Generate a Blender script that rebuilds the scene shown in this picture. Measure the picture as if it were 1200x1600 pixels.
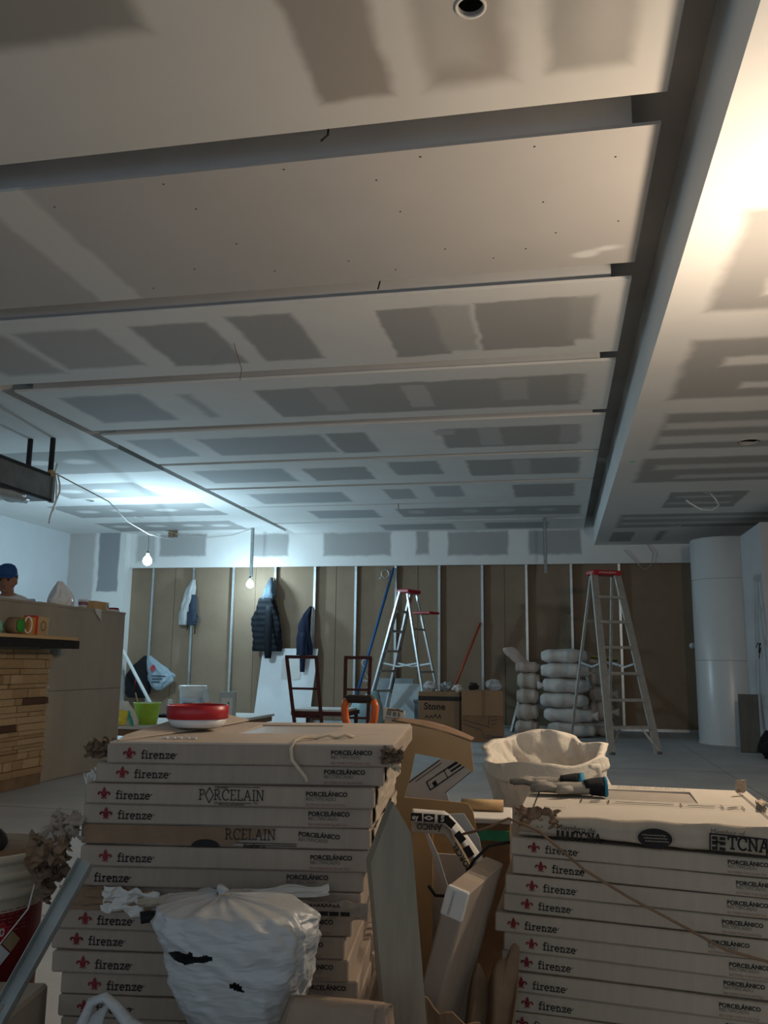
import bpy, bmesh, math, random
from mathutils import Vector, Matrix, noise as mnoise
random.seed(7)
PI = math.pi
S = bpy.context.scene
for o in list(bpy.data.objects): bpy.data.objects.remove(o, do_unlink=True)
C = S.collection

# ------------------------------------------------------------ camera, world, exposure
cam = bpy.data.cameras.new('camera'); camo = bpy.data.objects.new('camera', cam); C.objects.link(camo)
R_ = Vector((0.98094, 0.19389, 0.01249)).normalized(); F_ = Vector((-0.19311, 0.96588, 0.17259)).normalized()
U_ = R_.cross(F_)
camo.matrix_world = Matrix(((R_.x, U_.x, -F_.x, 0), (R_.y, U_.y, -F_.y, 0), (R_.z, U_.z, -F_.z, 1.0), (0, 0, 0, 1)))
cam.sensor_width = 36; cam.sensor_fit = 'AUTO'; cam.lens = 36*1350/1600; cam.clip_start = .02; cam.clip_end = 100
S.camera = camo
W = bpy.data.worlds.new('world'); S.world = W; W.use_nodes = True
W.node_tree.nodes['Background'].inputs[0].default_value = (.50, .62, .74, 1)
W.node_tree.nodes['Background'].inputs[1].default_value = .24
S.view_settings.view_transform = 'Standard'; S.view_settings.look = 'None'
S.view_settings.gamma = 1; S.view_settings.use_curve_mapping = False
S.view_settings.exposure = 1.9
BULB_COOL = 270.0       # emission strength of the cool bulb by the left pier
BULB_LOW = 95.0         # the weaker cool bulb close to the back wall
BULB_WARM = 230.0       # the warm work bulb hanging under the right soffit

# ------------------------------------------------------------ materials
MATS = {}
def mat(name, col, rough=.8, var=.12, scale=6., bump=0., bscale=60., metal=0., spec=.3, emit=None, estr=0, trans=0., alpha=1., stretch=None):
    if name in MATS: return MATS[name]
    m = bpy.data.materials.new(name); m.use_nodes = True; nt = m.node_tree; b = nt.nodes['Principled BSDF']
    tc = nt.nodes.new('ShaderNodeTexCoord'); src = tc.outputs['Object']
    if stretch:
        mp = nt.nodes.new('ShaderNodeMapping'); mp.inputs['Scale'].default_value = stretch
        nt.links.new(src, mp.inputs[0]); src = mp.outputs[0]
    if var > 0:
        n = nt.nodes.new('ShaderNodeTexNoise'); n.inputs['Scale'].default_value = scale; n.inputs['Detail'].default_value = 6; n.inputs['Roughness'].default_value = .6
        nt.links.new(src, n.inputs['Vector'])
        r = nt.nodes.new('ShaderNodeValToRGB'); r.color_ramp.elements[0].position = .3; r.color_ramp.elements[1].position = .7
        r.color_ramp.elements[0].color = tuple(c*(1-var) for c in col)+(1,); r.color_ramp.elements[1].color = tuple(min(1, c*(1+var)) for c in col)+(1,)
        nt.links.new(n.outputs[0], r.inputs[0]); nt.links.new(r.outputs[0], b.inputs['Base Color'])
    else: b.inputs['Base Color'].default_value = col+(1,)
    b.inputs['Roughness'].default_value = rough; b.inputs['Metallic'].default_value = metal
    b.inputs['Specular IOR Level'].default_value = spec
    if bump > 0:
        n2 = nt.nodes.new('ShaderNodeTexNoise'); n2.inputs['Scale'].default_value = bscale; n2.inputs['Detail'].default_value = 5
        nt.links.new(src, n2.inputs['Vector'])
        bp = nt.nodes.new('ShaderNodeBump'); bp.inputs['Strength'].default_value = bump; bp.inputs['Distance'].default_value = .01
        nt.links.new(n2.outputs[0], bp.inputs['Height']); nt.links.new(bp.outputs[0], b.inputs['Normal'])
    if emit: b.inputs['Emission Color'].default_value = emit+(1,); b.inputs['Emission Strength'].default_value = estr
    if trans: b.inputs['Transmission Weight'].default_value = trans
    if alpha < 1: b.inputs['Alpha'].default_value = alpha
    MATS[name] = m; return m

COMP = (.77, .755, .725); BARE = (.40, .39, .375)
def drywall(name, base, patches, axes=(0, 1), rough=.85):
    """joint compound and bare board: patches = (cx, cy, hx, hy, colour, soft, kind) in object metres"""
    m = bpy.data.materials.new(name); m.use_nodes = True; nt = m.node_tree; N = nt.nodes; L = nt.links; b = N['Principled BSDF']
    b.inputs['Roughness'].default_value = rough; b.inputs['Specular IOR Level'].default_value = .25
    tc = N.new('ShaderNodeTexCoord'); sep = N.new('ShaderNodeSeparateXYZ')
    nz = N.new('ShaderNodeTexNoise'); nz.inputs['Scale'].default_value = 5; nz.inputs['Detail'].default_value = 3
    L.new(tc.outputs['Object'], nz.inputs['Vector'])
    ad = N.new('ShaderNodeVectorMath'); ad.operation = 'MULTIPLY_ADD'; ad.inputs[1].default_value = (.07,)*3
    L.new(nz.outputs['Color'], ad.inputs[0]); L.new(tc.outputs['Object'], ad.inputs[2]); L.new(ad.outputs[0], sep.inputs[0])
    def M(op, a, b_=None):
        x = N.new('ShaderNodeMath'); x.operation = op
        for i, v in enumerate((a, b_)):
            if v is None: continue
            if isinstance(v, (int, float)): x.inputs[i].default_value = v
            else: L.new(v, x.inputs[i])
        return x.outputs[0]
    n2 = N.new('ShaderNodeTexNoise'); n2.inputs['Scale'].default_value = 2.2; n2.inputs['Detail'].default_value = 6; L.new(tc.outputs['Object'], n2.inputs['Vector'])
    mx = N.new('ShaderNodeMixRGB'); mx.inputs[1].default_value = tuple(c*.93 for c in base)+(1,); mx.inputs[2].default_value = tuple(c*1.05 for c in base)+(1,)
    L.new(n2.outputs[0], mx.inputs[0]); col = mx.outputs[0]
    for p in patches:
        cx, cy, hx, hy, c = p[:5]; soft = p[5] if len(p) > 5 else .02; kind = p[6] if len(p) > 6 else 'r'; amt = p[7] if len(p) > 7 else 1.
        dx = M('ABSOLUTE', M('SUBTRACT', sep.outputs[axes[0]], cx+.035)); dy = M('ABSOLUTE', M('SUBTRACT', sep.outputs[axes[1]], cy+.035))
        if kind == 'r': d = M('MAXIMUM', M('SUBTRACT', dx, hx), M('SUBTRACT', dy, hy))
        else:
            q = M('SQRT', M('ADD', M('POWER', M('DIVIDE', dx, hx), 2.), M('POWER', M('DIVIDE', dy, hy), 2.)))
            d = M('MULTIPLY', M('SUBTRACT', q, 1.), min(hx, hy))
        mr = N.new('ShaderNodeMapRange'); mr.interpolation_type = 'SMOOTHSTEP'
        mr.inputs[1].default_value = soft; mr.inputs[2].default_value = -soft; mr.inputs[3].default_value = 0; mr.inputs[4].default_value = amt
        L.new(d, mr.inputs[0])
        mm = N.new('ShaderNodeMixRGB'); L.new(mr.outputs[0], mm.inputs[0]); L.new(col, mm.inputs[1]); mm.inputs[2].default_value = c+(1,); col = mm.outputs[0]
    L.new(col, b.inputs['Base Color'])
    bp = N.new('ShaderNodeBump'); bp.inputs['Strength'].default_value = .08; bp.inputs['Distance'].default_value = .01; L.new(n2.outputs[0], bp.inputs['Height']); L.new(bp.outputs[0], b.inputs['Normal'])
    MATS[name] = m; return m

# ------------------------------------------------------------ geometry helpers
def obj(name, me, m=None, parent=None, loc=(0, 0, 0), rot=(0, 0, 0), smooth=False):
    if isinstance(me, bmesh.types.BMesh):
        bm = me; me = bpy.data.meshes.new(name); bm.normal_update(); bm.to_mesh(me); bm.free()
    if m is not None and not me.materials: me.materials.append(m)
    if smooth:
        for p in me.polygons: p.use_smooth = True
    o = bpy.data.objects.new(name, me); C.objects.link(o); o.location = loc; o.rotation_euler = rot
    if parent: o.parent = parent
    return o
def tag(o, label=None, cat=None, group=None, kind=None):
    if label: o['label'] = label
    if cat: o['category'] = cat
    if group: o['group'] = group
    if kind: o['kind'] = kind
    return o
def thing(name, label, cat, loc=(0, 0, 0), rot=(0, 0, 0), group=None):
    o = bpy.data.objects.new(name, None); C.objects.link(o); o.location = loc; o.rotation_euler = rot; o.empty_display_size = .1
    return tag(o, label, cat, group)
def struct(o): o['kind'] = 'structure'; return o
def bx(bm, x0, x1, y0, y1, z0, z1):
    v = [bm.verts.new(p) for p in ((x0, y0, z0), (x1, y0, z0), (x1, y1, z0), (x0, y1, z0), (x0, y0, z1), (x1, y0, z1), (x1, y1, z1), (x0, y1, z1))]
    for f in ((3, 2, 1, 0), (4, 5, 6, 7), (0, 1, 5, 4), (1, 2, 6, 5), (2, 3, 7, 6), (3, 0, 4, 7)): bm.faces.new([v[i] for i in f])
    return v
def box(name, x0, x1, y0, y1, z0, z1, m, parent=None, bev=0., loc=(0, 0, 0), rot=(0, 0, 0)):
    bm = bmesh.new(); bx(bm, x0, x1, y0, y1, z0, z1)
    if bev: bmesh.ops.bevel(bm, geom=bm.edges[:], offset=bev, segments=1, affect='EDGES')
    return obj(name, bm, m, parent, loc, rot)
def tube_bm(bm, pts, r, n=8, closed=False, sq=None):
    pts = [Vector(p) for p in pts]; rings = []; k = len(pts)
    rr = r if isinstance(r, (list, tuple)) else [r]*k
    t0 = (pts[1]-pts[0]).normalized(); ref = Vector((0, 0, 1)) if abs(t0.z) < .9 else Vector((1, 0, 0))
    for i, p in enumerate(pts):
        a = pts[i-1] if (i > 0 or closed) else p; b = pts[(i+1) % k] if (i < k-1 or closed) else p
        t = (b-a).normalized(); s = ref.cross(t).normalized(); u = t.cross(s)
        ref = u
        if sq: rings.append([bm.verts.new(p+s*x+u*y) for x, y in ((-sq[0], -sq[1]), (sq[0], -sq[1]), (sq[0], sq[1]), (-sq[0], sq[1]))])
        else: rings.append([bm.verts.new(p+(s*math.cos(2*PI*j/n)+u*math.sin(2*PI*j/n))*rr[i]) for j in range(n)])
    m = len(rings[0])
    for i in range(k if closed else k-1):
        A, B = rings[i], rings[(i+1) % k]
        for j in range(m): bm.faces.new((A[j], A[(j+1) % m], B[(j+1) % m], B[j]))
    if not closed: bm.faces.new(rings[0][::-1]); bm.faces.new(rings[-1])
def tube(name, pts, r, m, parent=None, n=8, closed=False, sq=None, loc=(0, 0, 0), rot=(0, 0, 0)):
    bm = bmesh.new(); tube_bm(bm, pts, r, n, closed, sq); bmesh.ops.recalc_face_normals(bm, faces=bm.faces[:])
    return obj(name, bm, m, parent, loc, rot, smooth=not sq)
def lathe(name, prof, m, parent=None, n=32, loc=(0, 0, 0), rot=(0, 0, 0), cap=True):
    bm = bmesh.new(); rings = []
    for r, z in prof: rings.append([bm.verts.new((r*math.cos(2*PI*j/n), r*math.sin(2*PI*j/n), z)) for j in range(n)])
    for A, B in zip(rings, rings[1:]):
        for j in range(n): bm.faces.new((A[j], A[(j+1) % n], B[(j+1) % n], B[j]))
    if cap: bm.faces.new(rings[0][::-1]); bm.faces.new(rings[-1])
    return obj(name, bm, m, parent, loc, rot, smooth=True)
def N3(x, y, z, s=1.): return mnoise.noise(Vector((x*s, y*s, z*s)))
def loft(name, rows, m, parent=None, n=28, amp=0., freq=8., fold=0., nf=7, seed=0., e=1., loc=(0, 0, 0), rot=(0, 0, 0), sub=1, cap=True):
    """rows (cx, cy, cz, rx, ry) bottom to top; superelliptic sections with folds and noise"""
    rr = []
    for a, b in zip(rows, rows[1:]):
        for k in range(sub): rr.append([a[i]+(b[i]-a[i])*k/sub for i in range(5)])
    rr.append(list(rows[-1])); bm = bmesh.new(); rings = []
    for i, (cx, cy, cz, rx, ry) in enumerate(rr):
        ring = []
        for j in range(n):
            t = 2*PI*j/n; c, s = math.cos(t), math.sin(t)
            c2 = math.copysign(abs(c)**e, c); s2 = math.copysign(abs(s)**e, s)
            k = 1+fold*math.sin(nf*t+seed+cz*9)*.5+amp*N3(c*1.3+seed, s*1.3, cz*freq*.35, freq*.4)
            ring.append(bm.verts.new((cx+rx*c2*k, cy+ry*s2*k, cz+amp*.3*ry*N3(c+seed*2, s, cz*5, 2.5))))
        rings.append(ring)
    for A, B in zip(rings, rings[1:]):
        for j in range(n): bm.faces.new((A[j], A[(j+1) % n], B[(j+1) % n], B[j]))
    if cap: bm.faces.new(rings[0][::-1]); bm.faces.new(rings[-1])
    return obj(name, bm, m, parent, loc, rot, smooth=True)
def poly(name, outline, t, m, parent=None, holes=(), loc=(0, 0, 0), rot=(0, 0, 0), plane='xz', mapf=None):
    """2-D outline (with holes) extruded by t; plane xz stands up facing -y"""
    bm = bmesh.new(); es = []
    for loop in (outline,)+tuple(holes):
        vs = [bm.verts.new((p[0], p[1], 0)) for p in loop]
        for a, b in zip(vs, vs[1:]+vs[:1]): es.append(bm.edges.new((a, b)))
    bmesh.ops.triangle_fill(bm, use_beauty=True, use_dissolve=False, edges=es)
    f = bm.faces[:]; r = bmesh.ops.extrude_face_region(bm, geom=f)
    for v in r['geom']:
        if isinstance(v, bmesh.types.BMVert): v.co.z -= t
    bmesh.ops.recalc_face_normals(bm, faces=bm.faces[:])
    for v in bm.verts:
        x, y, z = v.co
        if mapf: v.co = mapf(x, y, z)
        elif plane == 'xz': v.co = (x, -z, y)
    return obj(name, bm, m, parent, loc, rot)
def sheet(name, f, nu, nv, m, parent=None, t=.0015, loc=(0, 0, 0), rot=(0, 0, 0), smooth=True):
    """a bent or crumpled thin sheet: f(u, v) -> point, with real thickness"""
    bm = bmesh.new(); g = [[bm.verts.new(f(i/nu, j/nv)) for j in range(nv+1)] for i in range(nu+1)]
    for i in range(nu):
        for j in range(nv): bm.faces.new((g[i][j], g[i+1][j], g[i+1][j+1], g[i][j+1]))
    bmesh.ops.recalc_face_normals(bm, faces=bm.faces[:])
    o = obj(name, bm, m, parent, loc, rot, smooth)
    s = o.modifiers.new('thickness', 'SOLIDIFY'); s.thickness = t; s.offset = 0
    return o
def pillow(name, l, w, h, m, parent=None, seed=0., loc=(0, 0, 0), rot=(0, 0, 0), amp=.06, nu=26, nv=16):
    bm = bmesh.new(); rings = []
    for i in range(1, nu):
        a = -PI/2+PI*i/nu; ca = max(0., math.cos(a))**.44*(1+.06*math.sin(i*.9+seed)); x = l/2*math.copysign(abs(math.sin(a))**.75, math.sin(a))
        ring = []
        for j in range(nv):
            t = 2*PI*j/nv; c, s = math.cos(t), math.sin(t)
            k = 1+amp*N3(x*4+seed, c*1.6, s*1.6, 1.6)
            ring.append(bm.verts.new((x, w/2*ca*math.copysign(abs(c)**.7, c)*k, h/2+h/2*ca*math.copysign(abs(s)**.8, s)*k)))
        rings.append(ring)
    for A, B in zip(rings, rings[1:]):
        for j in range(nv): bm.faces.new((A[j], A[(j+1) % nv], B[(j+1) % nv], B[j]))
    bm.faces.new(rings[0][::-1]); bm.faces.new(rings[-1])
    bmesh.ops.recalc_face_normals(bm, faces=bm.faces[:])
    return obj(name, bm, m, parent, loc, rot, smooth=True)
# ---- lettering
_tc = {}
def text_mesh(s, size, bold=0., spacing=1.):
    k = (s, size, bold, spacing)
    if k in _tc: return _tc[k]
    cu = bpy.data.curves.new('t', 'FONT'); cu.body = s; cu.size = size; cu.offset = bold; cu.space_character = spacing; cu.resolution_u = 2
    o = bpy.data.objects.new('t', cu); C.objects.link(o)
    dg = bpy.context.evaluated_depsgraph_get(); me = bpy.data.meshes.new_from_object(o.evaluated_get(dg))
    bpy.data.objects.remove(o); me.materials.clear(); _tc[k] = me; return me
def text(name, s, size, m, parent, loc, rot=(PI/2, 0, 0), bold=0., spacing=1.):
    me = text_mesh(s, size, bold, spacing)
    if me.materials and me.materials[0] != m: me = me.copy(); me.materials.clear()
    return obj(name, me, m, parent, loc, rot)
def arc(cx, cy, rx, ry, a0, a1, n=10):
    return [(cx+rx*math.cos(math.radians(a0+(a1-a0)*i/n)), cy+ry*math.sin(math.radians(a0+(a1-a0)*i/n))) for i in range(n+1)]
GL = {
 'f': (.46, [arc(.38, .78, .18, .2, 60, 180)+[(.2, 0)], [(.02, .62), (.42, .62)], [(.04, .02), (.38, .02)]]),
 'i': (.42, [[(.2, 0), (.2, .62)], [(.04, .02), (.36, .02)], [(.06, .61), (.2, .61)], [(.2, .80), (.2, .92)]]),
 'r': (.56, [[(.18, 0), (.18, .62)], [(.02, .02), (.36, .02)], [(.04, .61), (.18, .61)], [(.18, .42), (.28, .57), (.40, .62), (.5, .57)]]),
 'e': (.66, [[(.05, .33), (.57, .33)]+arc(.31, .31, .26, .31, 5, 310, 16)]),
 'n': (.76, [[(.16, 0), (.16, .62)], [(.02, .02), (.32, .02)], [(.04, .61), (.16, .61)], arc(.36, .40, .2, .21, 180, 0)+[(.56, 0)], [(.42, .02), (.7, .02)]]),
 'z': (.62, [[(.06, .48), (.08, .60), (.52, .60), (.06, .03), (.52, .03), (.54, .16)]]),
 'P': (.66, [[(.14, 0), (.14, 1)], [(0, .02), (.28, .02)], [(0, .98), (.3, .98)]+arc(.32, .74, .22, .24, 90, -90)+[(.14, .5)]]),
 'R': (.78, [[(.14, 0), (.14, 1)], [(0, .02), (.28, .02)], [(0, .98), (.3, .98)]+arc(.32, .74, .22, .24, 90, -90)+[(.14, .5)], [(.32, .5), (.62, .02), (.74, .02)]]),
 'C': (.76, [arc(.4, .5, .36, .5, 45, 315, 16), [(.66, .7), (.66, .98)]]),
 'E': (.66, [[(.14, 0), (.14, 1)], [(.54, .82), (.54, .98), (0, .98)], [(.14, .52), (.42, .52)], [(0, .02), (.56, .02), (.58, .2)]]),
 'L': (.62, [[(.14, 0), (.14, 1)], [(0, .98), (.28, .98)], [(0, .02), (.54, .02), (.56, .22)]]),
 'A': (.80, [[(.08, .02), (.38, 1), (.68, .02)], [(0, .02), (.2, .02)], [(.56, .02), (.78, .02)], [(.2, .36), (.58, .36)]]),
 'I': (.36, [[(.16, 0), (.16, 1)], [(.02, .02), (.3, .02)], [(.02, .98), (.3, .98)]]),
 'N': (.82, [[(.12, .02), (.12, .98), (.66, .02), (.66, .98)], [(.02, .02), (.24, .02)], [(0, .98), (.14, .98)], [(.56, .98), (.76, .98)]]),
 'T': (.74, [[(.36, 0), (.36, 1)], [(.22, .02), (.5, .02)], [(.02, .76), (.04, .98), (.68, .98), (.7, .76)]]),
 'M': (.96, [[(.14, .02), (.16, .98), (.45, .1), (.74, .98), (.78, .02)], [(.02, .02), (.26, .02)], [(.66, .02), (.9, .02)]]),
 'm': (1.05, [[(.14, 0), (.14, .62)], [(.02, .02), (.28, .02)], arc(.3, .42, .16, .2, 180, 0)+[(.46, 0)], [(.36, .02), (.56, .02)], arc(.63, .42, .16, .2, 180, 0)+[(.79, 0)], [(.68, .02), (.9, .02)]]),
 'b': (.70, [[(.02, .98), (.14, .98), (.14, .02)], arc(.36, .31, .22, .31, 150, -150, 14)]),
 'o': (.68, [arc(.32, .31, .27, .31, 0, 360, 16)]),
 'd': (.72, [[(.42, .98), (.56, .98), (.56, .02), (.66, .02)], arc(.33, .31, .23, .31, 30, 330, 14)]),
 '*': (.62, [[(.31, .02), (.6, .5), (.31, .98), (.02, .5), (.31, .02)]]),
 ' ': (.35, []), '.': (.2, [[(.06, .55), (.12, .55)]])}
def strokes_bm(bm, lines, w, ox=0., oy=0., sc=1.):
    for ln in lines:
        for (x0, y0), (x1, y1) in zip(ln, ln[1:]):
            d = Vector((x1-x0, y1-y0));
            if d.length < 1e-6: continue
            d.normalize(); nn = Vector((-d.y, d.x))*w/2; e = d*w*.3
            q = [(x0-e.x+nn.x, y0-e.y+nn.y), (x0-e.x-nn.x, y0-e.y-nn.y), (x1+e.x-nn.x, y1+e.y-nn.y), (x1+e.x+nn.x, y1+e.y+nn.y)]
            bm.faces.new([bm.verts.new((ox+a*sc, oy+b*sc, 0)) for a, b in q])
def serif_mesh(s, size, w=.12, gap=.06):
    k = ('serif', s, size, w)
    if k in _tc: return _tc[k]
    bm = bmesh.new(); x = 0.
    for ch in s:
        adv, ln = GL[ch]; strokes_bm(bm, ln, w, x*size, 0, size); x += adv+gap
    me = bpy.data.meshes.new('serif'); bm.to_mesh(me); bm.free(); _tc[k] = me; return me
def serif(name, s, size, m, parent, loc, rot=(PI/2, 0, 0), w=.12):
    me = serif_mesh(s, size, w)
    if me.materials and me.materials[0] != m: me = me.copy(); me.materials.clear()
    return obj(name, me, m, parent, loc, rot)
def scribble(name, n, w, h, m, parent, loc, sw, rot=(PI/2, 0, 0)):
    bm = bmesh.new(); r_ = random.Random(n)
    for i in range(n): strokes_bm(bm, [[(i*w, r_.uniform(0, h*.3)), (i*w+w*.35, h*r_.uniform(.6, 1)), (i*w+w*.7, r_.uniform(0, h*.4))]], sw)
    return obj(name, bm, m, parent, loc, rot)
def lily_mesh():
    if 'lily' in _tc: return _tc['lily']
    bm = bmesh.new()
    def pg(pts): bm.faces.new([bm.verts.new((x, y, 0)) for x, y in pts])
    pg([(0, 1.), (.10, .84), (.15, .68), (.11, .52), (.06, .38), (-.06, .38), (-.11, .52), (-.15, .68), (-.10, .84)])
    for s in (-1, 1):
        strokes_bm(bm, [[(s*.10, .36), (s*.16, .5), (s*.28, .60), (s*.40, .58), (s*.46, .48), (s*.40, .42)]], .11)
        strokes_bm(bm, [[(s*.05, .28), (s*.13, .16), (s*.20, .14)]], .08)
    strokes_bm(bm, [[(-.2, .33), (.2, .33)]], .08)
    pg([(-.06, .3), (0, 0), (.06, .3)])
    me = bpy.data.meshes.new('lily'); bm.to_mesh(me); bm.free(); _tc['lily'] = me
    for v in me.vertices: v.co *= .027
    return me

def cut(o, x, y, r, z0, z1):
    """cut a round blind hole into a mesh (world coordinates), applied at once"""
    bm = bmesh.new(); bmesh.ops.create_cone(bm, cap_ends=True, segments=28, radius1=r, radius2=r, depth=z1-z0, matrix=Matrix.Translation((x, y, (z0+z1)/2)))
    c = obj('cutter', bm); m = o.modifiers.new('hole', 'BOOLEAN'); m.operation = 'DIFFERENCE'; m.solver = 'EXACT'; m.object = c
    bpy.context.view_layer.update(); dg = bpy.context.evaluated_depsgraph_get(); me = bpy.data.meshes.new_from_object(o.evaluated_get(dg))
    o.modifiers.remove(m); o.data = me; bpy.data.objects.remove(c)
# ------------------------------------------------------------ common materials
m_card = mat('grey_cardboard', (.33, .265, .21), .9, .10, 5, .12, 220, stretch=(6, 1, .6))
m_card2 = mat('pale_cardboard', (.42, .35, .27), .9, .08, 5, .12, 220, stretch=(6, 1, .6))
m_tan = mat('tan_cardboard', (.55, .36, .18), .85, .06, 4, .05, 120)
m_brown = mat('brown_cardboard', (.22, .14, .085), .9, .18, 9, .2, 90)
m_dark = mat('dark_cloth_or_hair', (.035, .028, .024), .9, .3, 20, .3, 80)
m_torn = mat('torn_brown_cardboard', (.15, .10, .065), .9, .2, 12, .3, 80)
m_paper = mat('white_paper', (.62, .60, .56), .8, .06, 8)
m_black = mat('black_print', (.018, .016, .015), .8, 0)
m_dimblack = mat('faint_print', (.10, .085, .075), .8, 0)
m_red = mat('red_print', (.20, .018, .022), .8, 0)
m_dimred = mat('faint_red_print', (.22, .10, .085), .8, 0)
m_alu = mat('aluminium', (.62, .63, .64), .38, .08, 14, .03, 80, metal=.85)
m_aludull = mat('dusty_aluminium', (.42, .41, .38), .55, .12, 14, .03, 80, metal=.6)
m_galv = mat('galvanised_steel', (.55, .58, .58), .35, .12, 10, .02, 60, metal=.9)
m_galvdull = mat('dull_galvanised_steel', (.30, .32, .31), .55, .2, 14, .05, 60, metal=.3)
m_redplastic = mat('red_plastic', (.42, .012, .02), .35, .05, 8, spec=.5)
m_whiteplastic = mat('white_plastic', (.72, .72, .70), .4, .04, 8, spec=.5)
m_blackcloth = mat('black_cloth', (.012, .012, .014), .9, .2, 30, .2, 200)
m_conc = mat('concrete', (.42, .43, .43), .75, .16, 1.4, .12, 30)
m_steel_dark = mat('dark_steel', (.028, .026, .025), .5, .3, 20, metal=.4)
m_rust = mat('rust_red_steel', (.085, .022, .018), .6, .3, 24, .1, 90, metal=.2)
m_wood = mat('pale_wood', (.50, .34, .18), .8, .16, 6, .1, 50, stretch=(1, .15, 1))
m_greywood = mat('grey_wood', (.26, .215, .155), .85, .14, 5, .15, 60, stretch=(8, 8, .5))

# ------------------------------------------------------------ the room
box('floor', -9.2, 7, -4, 14.8, -.12, 0, m_conc)
struct(bpy.data.objects['floor'])
bm = bmesh.new()
for x0, x1, y0, y1 in ((-9.2, 7, 9.18, 9.186), (-9.2, 7, 5.58, 5.586), (-2.02, -2.014, 2.5, 14.3), (1.58, 1.586, 2.5, 14.3)): bx(bm, x0, x1, y0, y1, 0, .0012)
obj('joint', bm, mat('floor_joint', (.17, .175, .175), .9, .2, 5), bpy.data.objects['floor'])
m_rec = mat('raw_board', (.40, .375, .345), .9, .10, 2)
struct(box('ceiling', -9.2, 7, -4, 14.8, 3.43, 3.55, m_rec))
# left ceiling field
G = BARE
lp = [(-5.56, 8.95, .95, .55, G), (-6.05, 10.55, .72, .48, G), (-6.25, 12.08, 1.25, .52, G), (-6.4, 13.6, 1.2, .46, G), (-7.9, 10.6, .6, .4, G, .05)]
lp += [(x, y, .17, .12, COMP, .05, 'e', .8) for x, y in ((-5.97, 10.55), (-6.48, 10.53), (-7.1, 12.08), (-6.49, 12.04), (-5.8, 12.07), (-5.15, 12.1), (-7.31, 13.53), (-6.66, 13.53), (-6.02, 13.54), (-5.53, 13.6), (-5.4, 8.9), (-5.9, 8.9))]
struct(box('ceiling_left_field', -9.2, -4.63, -4, 14.5, 3.26, 3.43, drywall('left_ceiling_drywall', COMP, lp)))
# right soffit
sp = [(2.9, 4.22, 2.05, .56, G, .05), (2.6, 5.82, 1.75, .60, G, .05), (2.9, 7.38, 2.02, .58, G, .05), (2.9, 8.86, 2.05, .56, G, .05), (1.72, 10.5, .42, .5, G), (3.4, 10.4, .7, .5, G), (2.9, 12.0, 2.05, .56, G, .05), (1.0, 13.45, .16, .5, G), (1.55, 13.4, .05, .5, G, .05)]
sp += [(3.1, 4.5, 2.0, .10, COMP, .04), (3.1, 5.63, 2.0, .08, COMP, .04), (3.3, 6.15, 2.0, .07, COMP, .04), (3.0, 7.17, 2.1, .10, COMP, .05, 'r', .8), (3.0, 7.62, 2.1, .13, COMP, .05, 'r', .8), (3.0, 8.7, 2.0, .10, COMP, .05, 'r', .7), (3.2, 9.17, 1.95, .09, COMP, .05, 'r', .7), (1.7, 10.3, .3, .06, COMP, .05, 'r', .6), (1.7, 10.7, .36, .06, COMP, .05, 'r', .6), (2.9, 11.75, 2, .09, COMP, .05, 'r', .6), (2.9, 12.2, 2, .09, COMP, .05, 'r', .6)]
struct(box('ceiling_right_soffit', .63, 7, -4, 14.5, 2.94, 3.43, drywall('soffit_drywall', COMP, sp)))
sof = bpy.data.objects['ceiling_right_soffit']
for (x, y, z, r, pn) in ((1.675, 7.77, 2.94, .085, sof), (1.719, 10.08, 2.94, .05, sof), (1.648, 12.42, 2.94, .07, sof), (-6.583, 11.18, 3.26, .075, bpy.data.objects['ceiling_left_field']), (-6.54, 12.63, 3.26, .075, bpy.data.objects['ceiling_left_field'])):
    lathe('lamp_hole', [(r*1.12, -.004), (r*1.12, 0), (r, 0)], m_paper, pn, 24, (x, y, z), cap=False)
    cut(pn, x, y, r, z-.05, z+.03); cut(pn, x, y, .42, z+.014, z+(.40 if pn is sof else .155))   # thin board, hollow ceiling void above
# back wall: brown backing boards, steel studs and tracks, drywall header
m_back = mat('brown_backing', (.27, .195, .13), .9, .08, 3, .06, 200)
wb = struct(box('wall_back', -9.2, 7, 14.52, 14.75, 0, 3.43, m_back))
SX = [-7.74, -7.1, -6.325, -5.577, -4.808, -4.089, -3.36, -2.667, -1.921, -1.201, -.473, .25, 1.01]
pb = [-7.78]+[(a+b)/2 for a, b in zip(SX[1::2], SX[2::2])]+[2.2]
for i, (a, b) in enumerate(zip(pb, pb[1:])): box('panel', a+.004, b-.004, 14.50+.003*(i % 2), 14.53, .02, 2.75, m_back, wb)
def stud_bm():
    bm = bmesh.new(); bx(bm, -.02, .02, 0, .0012, .03, 2.72); bx(bm, -.02, -.0188, 0, .09, .03, 2.72); bx(bm, .0188, .02, 0, .012, .03, 2.72)
    return bm
ms = None
for x in SX[1:]:
    if ms is None: o = obj('stud', stud_bm(), m_galv, wb, (x, 14.41, 0)); ms = o.data
    else: o = obj('stud', ms, None, wb, (x, 14.41, 0))
    o.rotation_euler.z = random.uniform(-.12, .12)
box('stud', 2.13, 2.17, 14.40, 14.5, .03, 2.72, m_galv, wb, .003)
bm = bmesh.new(); bx(bm, -7.78, 2.19, 14.40, 14.402, 0, .045); bx(bm, -7.78, 2.19, 14.40, 14.5, 0, .002)
obj('floor_track', bm, m_galv, wb)
hp = [(-6.54, 3.05, .44, .2, G, .03), (-4.9, 3.02, .33, .2, G, .03), (-3.34, 3.02, .6, .2, G, .03), (-2.2, 3.02, .11, .2, G, .03), (-1.26, 3.0, .5, .2, G, .03), (0., 3.0, .42, .2, G, .03), (-7.25, 3.0, .18, .25, (.5, .48, .46), .05)]
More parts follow.
